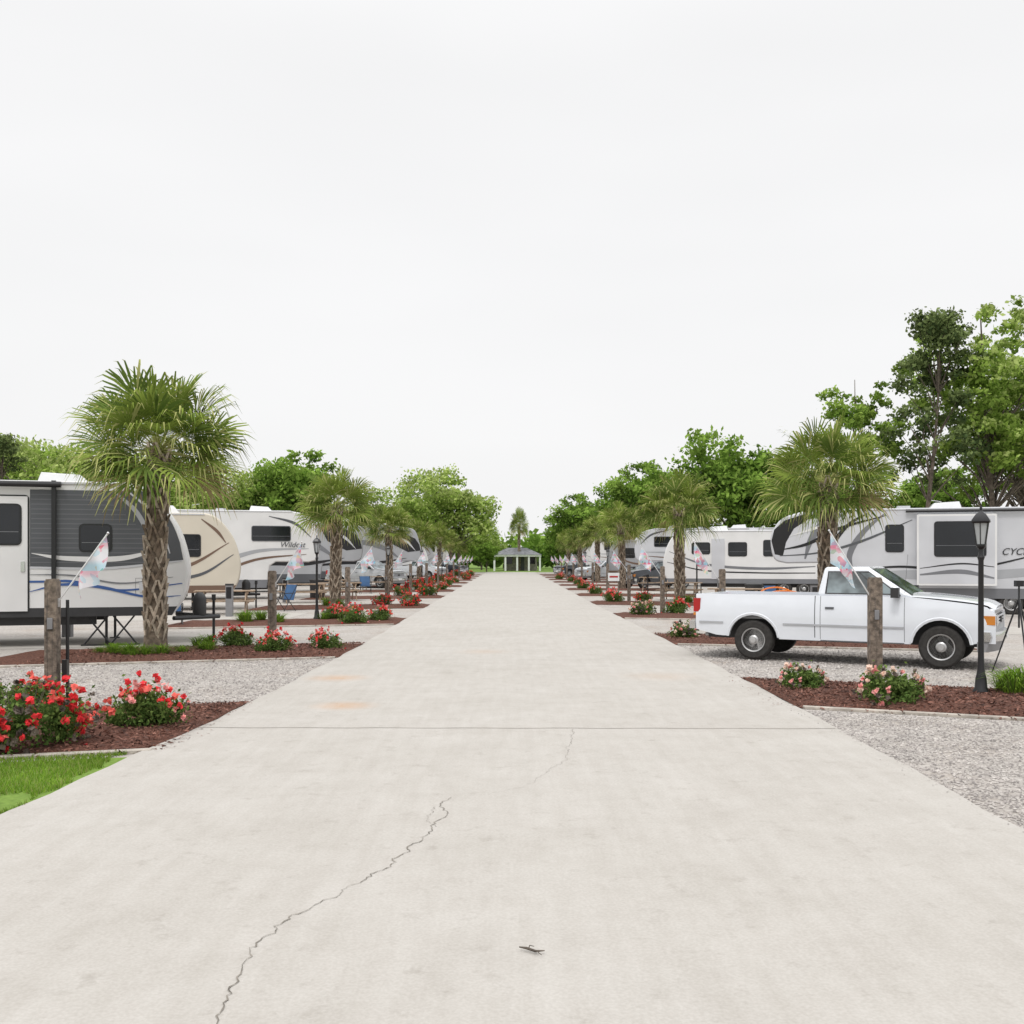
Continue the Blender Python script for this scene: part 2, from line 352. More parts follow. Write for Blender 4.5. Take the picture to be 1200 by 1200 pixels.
def pebbles(fx,n,smin=.008,smax=.02):
    C=fx(n); n=len(C); s=smin+(smax-smin)*NR.rand(n); a=NR.rand(n)*6.28
    V=OV[None]*s[:,None,None]*(.7+.6*NR.rand(n,1,3)); x=V[:,:,0]*np.cos(a)[:,None]-V[:,:,1]*np.sin(a)[:,None]; y=V[:,:,0]*np.sin(a)[:,None]+V[:,:,1]*np.cos(a)[:,None]
    V=np.stack([x,y,V[:,:,2]],2)+C[:,None,:]; F=(OF[None]+6*np.arange(n)[:,None,None]).reshape(-1,3)
    b.addnp(V.reshape(-1,3),F,np.repeat(NR.choice(3,n,p=[.5,.3,.2]),4))
def fr(n):
    x=3.3+NR.rand(n)*4; y=6+NR.rand(n)*6; k=y<(12-(x-3.3)*.42-.12); x=x[k];y=y[k]; return np.stack([x,y,.008+0*x],1)
def fl(n):
    x=3.02+NR.rand(n)*5; y=12.45+NR.rand(n)*5.6-(x-3)*.28; return np.stack([-x,y,.008+0*x],1)
def fr2(n):
    x=3.3+NR.rand(n)*5; y=15+NR.rand(n)*5.8-(x-3)*.3; return np.stack([x,y,.008+0*x],1)
pebbles(fr,26000,.007,.017); pebbles(fl,14000,.01,.02); pebbles(fr2,9000,.012,.022)
def edgep(n):
    y=5+NR.rand(n)*8; x=3.3-np.abs(NR.randn(n))*.07; return np.stack([x,y,.034+0*x],1)
pebbles(edgep,120,.004,.008)
b.obj('gravel_stones',ang=0)
b=MB(); [b.mi(c) for c in grassb]
def blades(X,Y,h,w,lean,z0=.01):
    n=len(X); a=NR.rand(n)*6.28; d=NR.rand(n)*6.28; l=lean*NR.rand(n)*h
    p0=np.stack([X-w*np.cos(a),Y-w*np.sin(a),0*X+z0],1); p1=np.stack([X+w*np.cos(a),Y+w*np.sin(a),0*X+z0],1)
    p2=np.stack([X+l*np.cos(d),Y+l*np.sin(d),z0+h],1); return np.stack([p0,p1,p2],1).reshape(-1,3),np.arange(3*n).reshape(-1,3)
n=60000; X=-3.4-NR.rand(n)**1.2*4.2; Y=5.5+NR.rand(n)*3.8
k=(Y<9.22-(-X-3.3)*.28)&(X<-3.44+.03*np.sin(Y*9)+.02*np.sin(Y*23)); 
k&=~(((X+3.62)**2/.03+(Y-7.25)**2/.12)<1)   # small bare spot beside the slab
X=X[k];Y=Y[k]
P,F=blades(X,Y,.02+.03*NR.rand(len(X)),.004,.8); b.addnp(P,F,NR.choice(3,len(X),p=[.42,.38,.20]))
b.obj('grass',ang=0)
def tuft(n=150,h=.26,sp=.2):
    b=MB(); [b.mi(c) for c in (pf[1],grassb[0],grassb[1])]
    for i in range(n):
        a=R.random()*6.28; r=R.random()*.09; hh=h*(.4+.7*R.random()); L_=sp*(.3+R.random()); w=.006+.004*R.random()
        pts=[]
        for t in (0,.4,.75,1):
            rr=r+L_*t**1.6; z=hh*(1-(1-t)**1.6)-.35*hh*t**3; pts.append((rr*math.cos(a),rr*math.sin(a),z,w*(1-t*.9)))
        vs=[]
        for x,y,z,ww in pts: vs+=[(x-ww*math.sin(a),y+ww*math.cos(a),z),(x+ww*math.sin(a),y-ww*math.cos(a),z)]
        b.add(vs,[(2*k,2*k+1,2*k+3,2*k+2) for k in range(3)],R.choice([pf[1],grassb[0],grassb[0],grassb[1]]))
    return b
t0=tuft().obj('monkey_grass',ang=0); t0.location=(-5.6,19.0,.03)
for (x,y,s) in [(-5.95,18.55,.9),(-6.2,18.2,1.3),(-6.45,18.1,1.0),(-6.75,18.15,1.4),(-7.1,18.3,1.1),(-7.4,18.45,.7),(-5.75,19.2,1.0),(-6.6,17.95,.8),(-7.2,18.6,1),(-5.9,20.1,1.3),(-6.2,20.3,1.1),(6.35,12.9,1.9),(6.6,13.1,1.9),(6.85,12.8,1.8),(6.5,13.4,1.4),(-6.6,37.0,1.8),(-6.1,36.7,1.5),(-7.3,28,1.6),(-6.9,28.3,1.6),(-7.1,27.6,1.6),(6.5,39.6,1.6),(6.9,39.7,1.6),(-5.2,28.7,1.2),(-6.2,27.4,1.5)]:
    inst(t0,'monkey_grass',(x,y,.02),R.random()*6,(s,s,s*(.8+.3*R.random())))

# ------------------------------------------------------------ roses
def rose(w,h,petals,nl,nf,bs=1.0):
    b=MB(); [b.mi(c) for c in rose_l]; [b.mi(c) for c in petals]
    for i in range(9):
        a=R.random()*6.28; r=w*.35*R.random(); b.tube([(0,0,0),(r*.5*math.cos(a),r*.5*math.sin(a),h*.4),(r*math.cos(a),r*math.sin(a),h*.85)],[.008,.005,.003],4,bark)
    cc=[]
    for i in range(20):
        a=R.random()*6.28; r=w*.42*math.sqrt(R.random()); z=h*(.18+.66*R.random()*(1-(r/(w*.5))**2*.5)); cc.append((r*math.cos(a),r*math.sin(a),z,(.07+.07*R.random())*w/.7))
    cc=np.array(cc); id=NR.randint(20,size=nl); C=cc[id,:3]+NR.randn(nl,3)*cc[id,3:4]*.6; C[:,2]=np.abs(C[:,2])
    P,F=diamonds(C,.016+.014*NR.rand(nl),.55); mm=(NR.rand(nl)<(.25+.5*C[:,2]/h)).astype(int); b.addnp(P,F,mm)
    out=C-np.array([0,0,h*.3]); rr=np.linalg.norm(out/np.array([w/2,w/2,h*.6]),axis=1); idx=np.argsort(-rr)[:nf*6]; idx=NR.choice(idx,nf,replace=False)
    for j in idx:
        c=C[j]+out[j]*.05; s=(.020+.016*R.random())*bs; k=2+R.randrange(len(petals))
        Q,F=diamonds(np.repeat(c[None],9,0)+NR.randn(9,3)*s*.4,s,.8); b.addnp(Q,F,[k]*9)
    return b.obj('rose_bush',ang=0)
ra=rose(.98,.60,[rose_red,rose_red2,rose_red2],4600,150,1.1); ra.location=(-4.50,9.45,.03)
rb=rose(.74,.38,[rose_red,rose_red2,rose_pink],3400,48); rb.location=(-3.72,10.45,.03)
rc=rose(.66,.42,[rose_pink,rose_pale,rose_pale],3000,48); rc.location=(4.55,12.2,.03)
for (o,x,y,s) in [(ra,-5.25,10.6,.85),(rb,-4.35,18.8,.85),(rb,-5.35,20.0,.85),(rb,-3.5,19.4,.8),(rc,3.85,13.5,.78),(rc,3.75,22.2,.9),(rb,-4.2,27.4,1),(rb,-3.6,28.3,.9),(ra,-3.7,37.0,.8),(rb,-5.0,29.0,.9),(ra,-4.8,38,.7),(rc,4.0,31.2,1.1),(rb,5.2,32,1),(rb,4.1,40.6,1.1),(ra,5.4,41,.7),(rb,4.1,49.7,1.0),(rb,4.2,58.8,1.0)]:
    inst(o,'rose_bush',(x,y,.03),R.random()*6,s)
for k in range(4,11):
    for j in range(2): inst(R.choice([ra,rb]),'rose_bush',(-3.7-1.3*j-R.random()*.4,10.3+9.1*k+R.random(),.03),R.random()*6,.85+.3*R.random())
for k in range(6,10): inst(rb,'rose_bush',(4.1+R.random()*.7,13.3+9.1*k,.03),1,1)

# ------------------------------------------------------------ palms
def palm(seed,ht,nf=54,Rr=1.0):
    r=random.Random(seed); b=MB(); [b.mi(c) for c in pf]
    lean=[(0,0,0),(.03*r.uniform(-1,1),.03,ht*.4),(.08*r.uniform(-1,1),.05,ht)]
    path=catmull(lean,8); n=len(path)
    rr=[.185+.05*max(0,1-5*i/n)-.02*math.sin(3.14*i/n)-.05*max(0,(i/n-.8))*5 for i in range(n)]
    b.tube(path,rr,14,palmbark)
    def at(z):
        t=z/ht*(n-1); i=min(n-2,int(t)); f=t-i; return Vector(path[i]).lerp(Vector(path[i+1]),f)
    z=.34; k=0
    while z<ht+.05:
        a=k*2.399; c=at(min(z,ht-.01)); r0=.16; u=Vector((math.cos(a),math.sin(a),0)); s=Vector((-math.sin(a),math.cos(a),0))
        hh=.20+.07*r.random(); out=.04+.045*r.random()
        for sg in (-1,1):
            p0=c+u*r0+s*sg*.09; p1=c+u*(r0+out)+s*sg*.015+Vector((0,0,hh))
            wv=s*.022; dv=u*.028
            b.hexa([p0-wv-dv,p0+wv-dv,p0+wv+dv*.5,p0-wv+dv*.5],[p1-wv*.8-dv,p1+wv*.8-dv,p1+wv*.8+dv*.4,p1-wv*.8+dv*.4],boot1 if r.random()<.75 else boot2)
        z+=.036; k+=1
    top=at(ht)
    for i in range(nf):
        t=i/(nf-1); az=i*2.399+r.uniform(-.25,.25)
        el=math.asin(max(-1,min(1,.98-1.30*t)))+rad(r.uniform(-8,8))
        f=Vector((math.cos(az)*math.cos(el),math.sin(az)*math.cos(el),math.sin(el)))
        pl=Rr*(.55+.30*r.random()); sag=.08+.16*t
        p=top+Vector((0,0,.12*(1-t))); pp=[p.copy()]
        d=f.copy()
        for q in range(5): d=(d+Vector((0,0,-sag*.22))).normalized(); p=p+d*pl/5; pp.append(p.copy())
        mats=pf[0] if r.random()<.65 else pf[1]
        if t>.65 and r.random()<.55: mats=pf[1]
        if t>.95: mats=pf[3] if r.random()<.6 else pf[1]
        b.tube(pp,[.016,.013,.011,.010,.009,.008],4,pf[2])
        sd=d.cross(Vector((0,0,1)))
        if sd.length<.1: sd=Vector((1,0,0))
        sd.normalize(); tw=r.uniform(-.9,.9); up=sd.cross(d).normalized(); sd,up=(sd*math.cos(tw)+up*math.sin(tw)),(up*math.cos(tw)-sd*math.sin(tw))
        fan=Rr*(.72+.18*r.random()); nl=28
        for j in range(nl):
            a=rad(-105+210*j/(nl-1)+r.uniform(-3,3)); ln=fan*(.62+.38*math.cos(a*.6))*(r.uniform(.84,1.08))
            base=p+d*(.14*max(0,math.cos(a)))
            dr=(d*math.cos(a)+sd*math.sin(a)+up*(.30*abs(math.sin(a)))).normalized()
            q1=base+dr*ln*.5+Vector((0,0,-.01*ln)); q2=base+dr*ln*.78+Vector((0,0,-(.05+.06*r.random())*ln)); q3=base+dr*ln*.97+Vector((0,0,-(.16+.24*r.random()+.08*t)*ln))
            ws=(sd*math.cos(a)-d*math.sin(a)).normalized(); w=ln*.027
            vs=[base-ws*.004,base+ws*.004,q1+ws*w,q1-ws*w,q2+ws*w*.55,q2-ws*w*.55,q3+ws*.002,q3-ws*.002]
            m_=mats if r.random()<.78 else (pf[2] if r.random()<.6 else pf[0])
            b.add([tuple(x) for x in vs],[(0,1,2,3),(3,2,4,5)],m_)
            b.add([tuple(x) for x in vs[4:]],[(1,0,2,3)],pf[2] if r.random()<.45 else m_)
    for i in range(6):
        a=r.random()*6.28; b.tube([top,top+Vector((.4*math.cos(a),.4*math.sin(a),.35)),top+Vector((1.1*math.cos(a),1.1*math.sin(a),.0))],[.012,.008,.003],4,pf[2])
    return b.obj('palm_tree',ang=40)
p1=palm(1,3.65,58,1.10); p1.location=(-6.44,18.6,0)
p2=palm(2,3.50,50,1.02); p2.location=(-6.3,36.8,0)
p3=palm(3,3.35,50,1.04); p3.location=(7.0,22.5,0)
p4=palm(4,3.55,50,1.14); p4.location=(6.6,39.8,0)
for x,y,o,s in [(-6.5,55,p1,.9),(-6.5,73.3,p3,.95),(-6.4,91.5,p2,1),(-6.4,110,p4,.9),(-6.4,128,p1,.9),(6.4,58.5,p2,1),(6.5,76,p1,.95),(6.4,94,p3,1),(6.4,112,p2,1),(-10,82,p2,1),(11,67,p3,1),(10.5,86,p4,.95)]:
    inst(o,'palm_tree',(x,y,0),R.random()*6,s)
inst(p2,'palm_tree',(1.3,150,0),1,(1.0,1.0,1.85))

# ------------------------------------------------------------ trees
def tree(name,h,r,z0,ncl,nl,ls,mats,seed,kind='oak',tr=.28,clr=(.10,.22),bk=.0):
    rr=random.Random(seed); st=np.random.RandomState(seed); b=MB(); [b.mi(c) for c in mats]
    lean=Vector((rr.uniform(-.06,.06)*h,rr.uniform(-.06,.06)*h,0))
    path=[Vector((0,0,0)),Vector((0,0,h*.25))+lean*.3,Vector((0,0,h*.55))+lean*.7,Vector((0,0,h*.9))+lean]
    path=[Vector(q) for q in catmull(path,4)]
    n=len(path); b.tube(path,[tr*(1-.85*i/(n-1)) for i in range(n)],8,bark)
    big=[]
    for i in range(9):
        a=i*2.4+rr.uniform(-.4,.4); q=rr.uniform(.2,.62); big.append(Vector((q*r*math.cos(a),q*r*math.sin(a),z0+(h-z0)*rr.uniform(.3,.78))))
    cl=[]
    for i in range(ncl):
        if kind=='pine':
            z=z0+(h-z0)*rr.random()**.8; t=(z-z0)/(h-z0); rm=r*(1.0-.6*t)*(.3+.8*rr.random()); a=rr.random()*6.28
            c=Vector((rm*math.cos(a),rm*math.sin(a),z)); cr=r*(clr[0]+(clr[1]-clr[0])*rr.random())
        else:
            d=Vector((rr.gauss(0,1),rr.gauss(0,1),rr.gauss(0,1))).normalized()*rr.uniform(.6,1)
            g=big[i%9]; L_=rr.uniform(.36,.48)
            c=Vector((g.x+d.x*r*L_,g.y+d.y*r*L_,min(h*.97,max(z0,g.z+d.z*(h-z0)*.27)))); cr=r*(clr[0]+(clr[1]-clr[0])*rr.random()**1.5)
        c+=lean*(c.z/h)
        cl.append((c.x,c.y,c.z,cr,rr.random()))
        if i%3==0:
            zb=max(z0*.7,min(h*.8,c.z-(.35 if kind!='pine' else .02)*math.hypot(c.x,c.y)-.08*h)); k=min(n-1,int(zb/(h*.9)*(n-1))); s=path[k]
            mid=s.lerp(c,.5)+Vector((rr.uniform(-.1,.1)*r,rr.uniform(-.1,.1)*r,.05*r)); b.tube([s,mid,c],[tr*.28,tr*.16,tr*.05],5,bark)
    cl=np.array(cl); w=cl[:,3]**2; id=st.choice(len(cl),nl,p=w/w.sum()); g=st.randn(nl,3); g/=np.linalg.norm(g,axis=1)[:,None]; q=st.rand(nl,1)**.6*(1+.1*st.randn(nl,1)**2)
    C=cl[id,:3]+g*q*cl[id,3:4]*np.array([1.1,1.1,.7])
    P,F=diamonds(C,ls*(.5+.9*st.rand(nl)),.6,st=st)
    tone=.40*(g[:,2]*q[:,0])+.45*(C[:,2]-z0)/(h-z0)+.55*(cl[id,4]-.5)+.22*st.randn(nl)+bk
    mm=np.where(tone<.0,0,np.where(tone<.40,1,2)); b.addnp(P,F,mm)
    return b.obj(name,ang=30)
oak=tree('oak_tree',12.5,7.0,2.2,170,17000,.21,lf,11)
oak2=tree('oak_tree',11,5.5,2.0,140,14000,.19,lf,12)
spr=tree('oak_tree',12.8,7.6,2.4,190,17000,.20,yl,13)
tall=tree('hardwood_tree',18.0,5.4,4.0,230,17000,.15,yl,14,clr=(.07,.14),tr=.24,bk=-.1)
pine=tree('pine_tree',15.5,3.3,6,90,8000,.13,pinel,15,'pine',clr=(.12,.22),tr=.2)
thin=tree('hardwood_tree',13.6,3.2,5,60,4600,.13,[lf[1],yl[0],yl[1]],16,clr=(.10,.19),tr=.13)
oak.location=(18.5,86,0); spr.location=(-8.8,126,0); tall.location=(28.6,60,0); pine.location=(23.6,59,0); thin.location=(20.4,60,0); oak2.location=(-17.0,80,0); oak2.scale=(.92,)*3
for o,nm,x,y,s,rz in [(tall,'hardwood_tree',33.5,66,1.05,2),(oak,'oak_tree',24.5,78,.72,1),(oak2,'oak_tree',13,92,.95,2),(oak2,'oak_tree',22,68,.62,3),(oak,'oak_tree',29,72,.62,4),(oak2,'oak_tree',34,80,.8,.4),
   (oak,'oak_tree',12.5,112,.85,5),(oak2,'oak_tree',8.7,120,.85,2),(oak,'oak_tree',18,118,.95,1),(oak2,'oak_tree',7.3,134,.75,5),
   (spr,'oak_tree',-33,74,.78,1),(spr,'oak_tree',-27,78,.76,2),(spr,'oak_tree',-38,80,.85,3),(spr,'oak_tree',-22,84,.70,1),(oak,'oak_tree',-21,98,.85,4),(pine,'pine_tree',-33.5,66,.62,1),(oak2,'oak_tree',-44,88,1.1,3),(oak,'oak_tree',-34,100,.95,2),
   (spr,'oak_tree',-17,132,.85,2),(oak2,'oak_tree',-14,116,.7,2),(oak2,'oak_tree',-26,112,.9,1),(oak2,'oak_tree',40,70,.9,2),(spr,'oak_tree',-4.5,160,.55,3),(oak2,'oak_tree',7.5,158,.6,3),(oak2,'oak_tree',-3.2,139,.36,1)]:
    inst(o,nm,(x,y,0),rz,s)
b=MB(); [b.mi(c) for c in lf]
cl=[]
for i in range(330):
    x=R.uniform(-150,150); y=170+R.random()*30+abs(x)*.05; hh=R.uniform(5,10)
    if abs(x)<9: hh*=.7
    cl.append((x,y,hh*.55,hh*.5,R.random()))
cl=np.array(cl); nl=26000; id=NR.randint(len(cl),size=nl); g=NR.randn(nl,3); g/=np.linalg.norm(g,axis=1)[:,None]
C=cl[id,:3]+g*(NR.rand(nl,1)**.4)*cl[id,3:4]; C[:,2]=np.abs(C[:,2]); P,F=diamonds(C,.5+.3*NR.rand(nl),.7)
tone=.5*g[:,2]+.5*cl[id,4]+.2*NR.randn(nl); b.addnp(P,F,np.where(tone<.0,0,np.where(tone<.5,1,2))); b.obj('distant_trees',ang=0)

# ------------------------------------------------------------ posts, flags, lamps
def wood_post(x,y,h=1.5,w=.135,side=-1):
    e=empty('wooden_post',(x,y,0),R.uniform(-.1,.1))
    b=MB(); b.box(-w/2,w/2,-w/2,w/2,-.05,h,wood); b.box(-w/2+.01,w/2-.01,-w/2+.01,w/2-.01,h,h+.02,wood)
    for k in range(3): xx=R.uniform(-w*.35,w*.35); b.box(xx-.002,xx+.002,-w/2-.0015,-w/2+.01,R.uniform(.1,.7),R.uniform(.9,h),plastic)
    b.obj('post',e,bevel=.010)
    b=MB(); b.box(-.03,.03,-w/2-.02,-w/2-.002,h-.55,h-.42,grey); b.obj('tag_plate',e,bevel=.004)
    s=-side
    b=MB(); p0=Vector((s*.05,0,h-.26)); p1=Vector((s*R.uniform(.60,.72),-.06,h+R.uniform(.54,.66))); b.tube([p0,p1],.010,8,white); b.lathe([(.001,-.02),(.018,0),(.001,.02)],8,chrome,Matrix.Translation(p1)); b.box(-.025+s*.05,.025+s*.05,-.03,.03,h-.30,h-.20,alum)
    b.obj('flagpole',e)
    b=MB(); vs=[];fs=[]; nu,nv=16,14; seed=R.random()*6; hang=.34+.10*R.random(); fl_=R.uniform(-.1,.3)
    for i in range(nu+1):
        u=i/nu; p=p1.lerp(p0,u*.50+.03)
        for j in range(nv+1):
            v=j/nv; dd=Vector((s*fl_*.4*v+.03*math.sin(11*u+seed+2*v)*v, .07*math.sin(9*u+seed+3*v)*v*1.2+.03*v, -hang*v*(1-.2*u)+.02*math.sin(9*u+seed)*v))
            dd.x+=-s*.05*u*v; vs.append(tuple(p+dd))
    for i in range(nu):
        for j in range(nv): a=i*(nv+1)+j; fs.append((a,a+1,a+nv+2,a+nv+1))
    b.add(vs,fs,flagm); b.obj('flag',e,ang=80)
    return e
wood_post(-5.23,11.7); wood_post(-4.65,20.0)
for y in (29.6,39,48.3,57.5,66.7,75.8,85,94,103,112): wood_post(-4.7,y)
wood_post(4.95,13.9,side=1,h=1.48,w=.16)
for y in (23.2,32.3,41.4,50.5,59.6,68.7,78,87,96,105): wood_post(4.8,y,side=1)
b=MB(); b.tube([(-5.08,11.75,0),(-5.08,11.75,1.28)],.02,8,black); b.box(-5.11,-5.05,11.66,11.72,.35,.6,black); b.obj('water_standpipe')
def lamp():
    e=empty('street_lamp',(0,0,0)); b=MB()
    b.lathe([(.10,0),(.10,.06),(.075,.10),(.065,.22),(.05,.28),(.045,.32),(.036,.5),(.032,1.7),(.045,1.74),(.03,1.78),(.03,1.84),(.055,1.87),(.06,1.90)],16,black); b.obj('column',e)
    b=MB()
    for k in range(6):
        a=math.pi/3*k; b.tube([(.058*math.cos(a),.058*math.sin(a),1.90),(.098*math.cos(a),.098*math.sin(a),2.18)],.007,5,black)
    b.lathe([(.11,2.17),(.125,2.19),(.12,2.21),(.07,2.28),(.03,2.31),(.015,2.33),(.02,2.36),(.001,2.40)],6,black); b.lathe([(.065,1.885),(.065,1.905)],6,black)
    b.obj('lantern_frame',e)
    b=MB(); b.lathe([(.05,1.905),(.09,2.17)],6,lampg); b.obj('lantern_glass',e)
    return e
l0=lamp(); l0.location=(5.93,12.9,.03)
for x,y in [(-5.44,28.8),(8.2,45),(-5.6,47),(-5.6,65),(-5.6,84),(6,63),(6,82)]: dup(l0,(x,y,.03))

def table():
    e=empty('picnic_table',(0,0,0)); b=MB()
    for k in range(5): y=-.35+k*.145; b.box(-.92,.92,y,y+.135,.72,.757,tablew)
    for yy in (-.78,-.63,.50,.65): b.box(-.92,.92,yy,yy+.135,.42,.457,tablew)
    b.obj('planks',e,bevel=.006); b=MB()
    for x in (-.65,.65):
        for s in (-1,1): b.hexa([(x-.02,s*.72-.05,0),(x+.02,s*.72-.05,0),(x+.02,s*.72+.05,0),(x-.02,s*.72+.05,0)],[(x-.02,s*.26-.05,.72),(x+.02,s*.26-.05,.72),(x+.02,s*.26+.05,.72),(x-.02,s*.26+.05,.72)],tablew)
        b.box(x+.021,x+.06,-.78,.78,.33,.42,tablew); b.box(x+.021,x+.06,-.34,.34,.64,.72,tablew)
    b.obj('frame',e,bevel=.004); return e
t=table(); t.location=(-9.0,32.3,0); t.rotation_euler=(0,0,.20)
for x,y in [(-8.3,40.8),(-7.2,43),(-8.6,49),(-7.6,58),(7.6,34.5),(8.5,30.5),(7.2,43.5),(8,56)]: dup(t,(x,y,0),.28 if x<0 else -.28)
def chair(x,y,rz):
    e=empty('camp_chair',(x,y,0),rz); b=MB()
    b.add([(-.25,-.22,.42),(.25,-.22,.42),(.25,.2,.36),(-.25,.2,.36)],[(0,1,2,3)],bluec); b.add([(-.25,.2,.36),(.25,.2,.36),(.26,.36,.88),(-.26,.36,.88)],[(0,1,2,3)],bluec); b.obj('fabric',e)
    b=MB()
    for s in (-1,1):
        b.tube([(s*.26,-.25,0),(s*.26,.36,.9)],.012,6,black); b.tube([(s*.26,.28,0),(s*.26,-.24,.6)],.012,6,black); b.tube([(s*.26,-.24,.6),(s*.26,.28,.6)],.014,6,black)
    b.obj('frame',e); return e
chair(-8.7,26.3,.4); chair(-7.6,34.4,-.6); chair(8.6,33,.5); chair(-7.2,51,.3)

# ------------------------------------------------------------ wheels
def wheel(b,x,y,r=.34,w=.21,side=-1,hub=alum,slots=6):
    T=Matrix.Translation((x,y,r))@Matrix.Rotation(rad(90)*(1 if side<0 else -1),4,'X')
    h=w/2; k=r/.34
    b.lathe([(.20*k,-h),(.30*k,-h),(.33*k,-h+.02),(r,-h+.045),(r,h-.045),(.33*k,h-.02),(.30*k,h),(.215*k,h-.005),(.205*k,h-.03)],28,rubber,T)
    b.lathe([(.21*k,h-.03),(.205*k,h-.005),(.19*k,h-.012),(.18*k,h-.05),(.17*k,h-.055),(.08*k,h-.03),(.055*k,h-.01),(.05*k,h+.012),(.001,h+.014)],28,hub,T)
    for i in range(slots):
        a=2*math.pi*i/slots; T2=T@Matrix.Rotation(a,4,'Z')
        b.add([(.095*k,-.018*k,h-.028),(.158*k,-.034*k,h-.044),(.165*k,0,h-.044),(.158*k,.034*k,h-.044),(.095*k,.018*k,h-.028)],[(0,1,2,3,4)],black,T2)
# ------------------------------------------------------------ pickup truck
def pickup(loc,rz,paint):
    e=empty('pickup_truck',loc,rz)
    def halfw(z): return .87+.022*math.exp(-((z-.72)/.22)**2)-.035*max(0,(z-.95)/.2)
    def topz(x):
        P=[(-2.52,1.12),(.9,1.125),(1.05,1.12),(1.5,1.075),(2.0,1.02),(2.2,.97),(2.28,.88)]
        for a,c in zip(P,P[1:]):
            if x<=c[0]: return a[1]+(c[1]-a[1])*max(0,(x-a[0]))/(c[0]-a[0])
        return .88
    def botz(x):
        for cx in (-1.5,1.5):
            if abs(x-cx)<.43: return max(.40,.34+math.sqrt(.43**2-(x-cx)**2))
        return .50-.10*min(1,(x+2.52)/.4) if x<-1.93 else (.37 if x<1.07 else .42)
    xs=sorted(set([round(v,3) for v in list(np.linspace(-2.52,2.28,40))+[cx+s*.43*math.cos(t) for cx in (-1.5,1.5) for s in (-1,1) for t in np.linspace(0,1.55,9)]]))
    b=MB()
    for s in (-1,1):
        vs=[];fs=[];nz=9
        for x in xs:
            z0,z1=botz(x),topz(x); tp=1-.05*max(0,(x-1.6)/.68)**2-.02*max(0,(-x-2.2)/.32)**2
            for j in range(nz+1): z=z0+(z1-z0)*j/nz; vs.append((x,s*halfw(z)*tp,z))
            vs.append((x,s*.79,z1)); vs.append((x,s*.79,z0))
        m=nz+3
        for i in range(len(xs)-1):
            for j in range(m): a=i*m+j; c=i*m+(j+1)%m; fs.append((a,a+m,c+m,c))
        fs.append(tuple(range(m))); fs.append(tuple((len(xs)-1)*m+j for j in range(m)))
        b.add(vs,fs,paint)
    b.obj('body_panels',e,recalc=True,ang=38)
    b=MB()
    b.box(-2.55,-2.49,-.80,.80,.50,1.115,paint); b.box(-.47,-.43,-.80,.80,.5,1.115,paint); b.box(2.12,2.262,-.79,.79,.86,.955,paint); b.obj('tailgate_and_nose',e,bevel=.02,recalc=True)
    nx,ny=12,14; vs=[];fs=[]
    for i in range(nx+1):
        x=.95+1.32*i/nx; zz=1.125-.125*((x-.95)/1.32)**1.6-(.06 if i==nx else 0)-(.012 if i==nx-1 else 0)
        for j in range(ny+1): y=-.80+1.60*j/ny; yy=abs(y)/.8; vs.append((x,y*(1-.03*(i/nx)**3),zz+.05*(1-yy**4)-.010*math.exp(-((yy-.72)/.04)**2)))
    for i in range(nx):
        for j in range(ny): a=i*(ny+1)+j; fs.append((a,a+ny+1,a+ny+2,a+1))
    b=MB(); b.add(vs,fs,paint); b.obj('hood',e,ang=60)
    b=MB(); B=[(-.43,-.83,1.11),(1.10,-.83,1.11),(1.10,.83,1.11),(-.43,.83,1.11)]; Tt=[(-.34,-.66,1.595),(.36,-.66,1.60),(.36,.66,1.60),(-.34,.66,1.595)]
    b.hexa(B,Tt,paint); o=b.obj('cab',e,bevel=.05); o.modifiers['bevel'].segments=3
    b=MB()
    def face(a,c,d,f,mat,off,pts):
        a,c,d,f=map(Vector,(a,c,d,f)); nn=(c-a).cross(f-a).normalized()
        pt=lambda u,v:(a.lerp(c,u)).lerp(f.lerp(d,u),v)+nn*off
        b.add([tuple(pt(u,v)) for u,v in pts],[tuple(range(len(pts)))],mat)
    for sgn in (-1,1):
        a,c,d,f=[(x,y*(-sgn),z) for x,y,z in (B[0],B[1],Tt[1],Tt[0])]
        off=.006 if sgn<0 else -.006
        face(a,c,d,f,black,off,[(.085,.08),(.90,.08),(.885,.85),(.10,.85)])
        face(a,c,d,f,glassl,off*1.6,[(.105,.11),(.70,.11),(.68,.81),(.12,.81)])
        face(a,c,d,f,glassl,off*1.6,[(.72,.11),(.875,.11),(.865,.79),(.70,.81)])
    sq=lambda u0,u1,v0,v1:[(u0,v0),(u1,v0),(u1,v1),(u0,v1)]
    face(B[1],B[2],Tt[2],Tt[1],black,.006,sq(.05,.95,.06,.93)); face(B[1],B[2],Tt[2],Tt[1],glassl,.010,sq(.075,.925,.10,.90))
    face(B[3],B[0],Tt[0],Tt[3],glassl,.008,sq(.08,.92,.15,.88))
    b.obj('windows',e,ang=0)
    b=MB()
    b.box(-2.49,-.47,-.79,.79,.70,.74,grey); b.box(-2.4,2.1,-.55,.55,.34,.55,plastic); b.box(-.9,.95,-.78,.78,.38,1.0,plastic); b.box(.95,2.1,-.56,.56,.55,1.0,plastic)
    for x in (-1.5,1.5):
        b.box(x-.5,x+.5,-.78,-.60,.775,.80,plastic); b.box(x-.5,x+.5,.60,.78,.775,.80,plastic); b.box(x-.45,x+.45,-.60,-.56,.4,.8,plastic)
        b.tube([(x,-.7,.34),(x,.7,.34)],.05,8,plastic)
    b.tube([(-2.5,-.4,.38),(-1.8,-.4,.36),(.3,-.3,.34)],.03,8,alum)
    b.obj('underbody',e)
    b=MB()
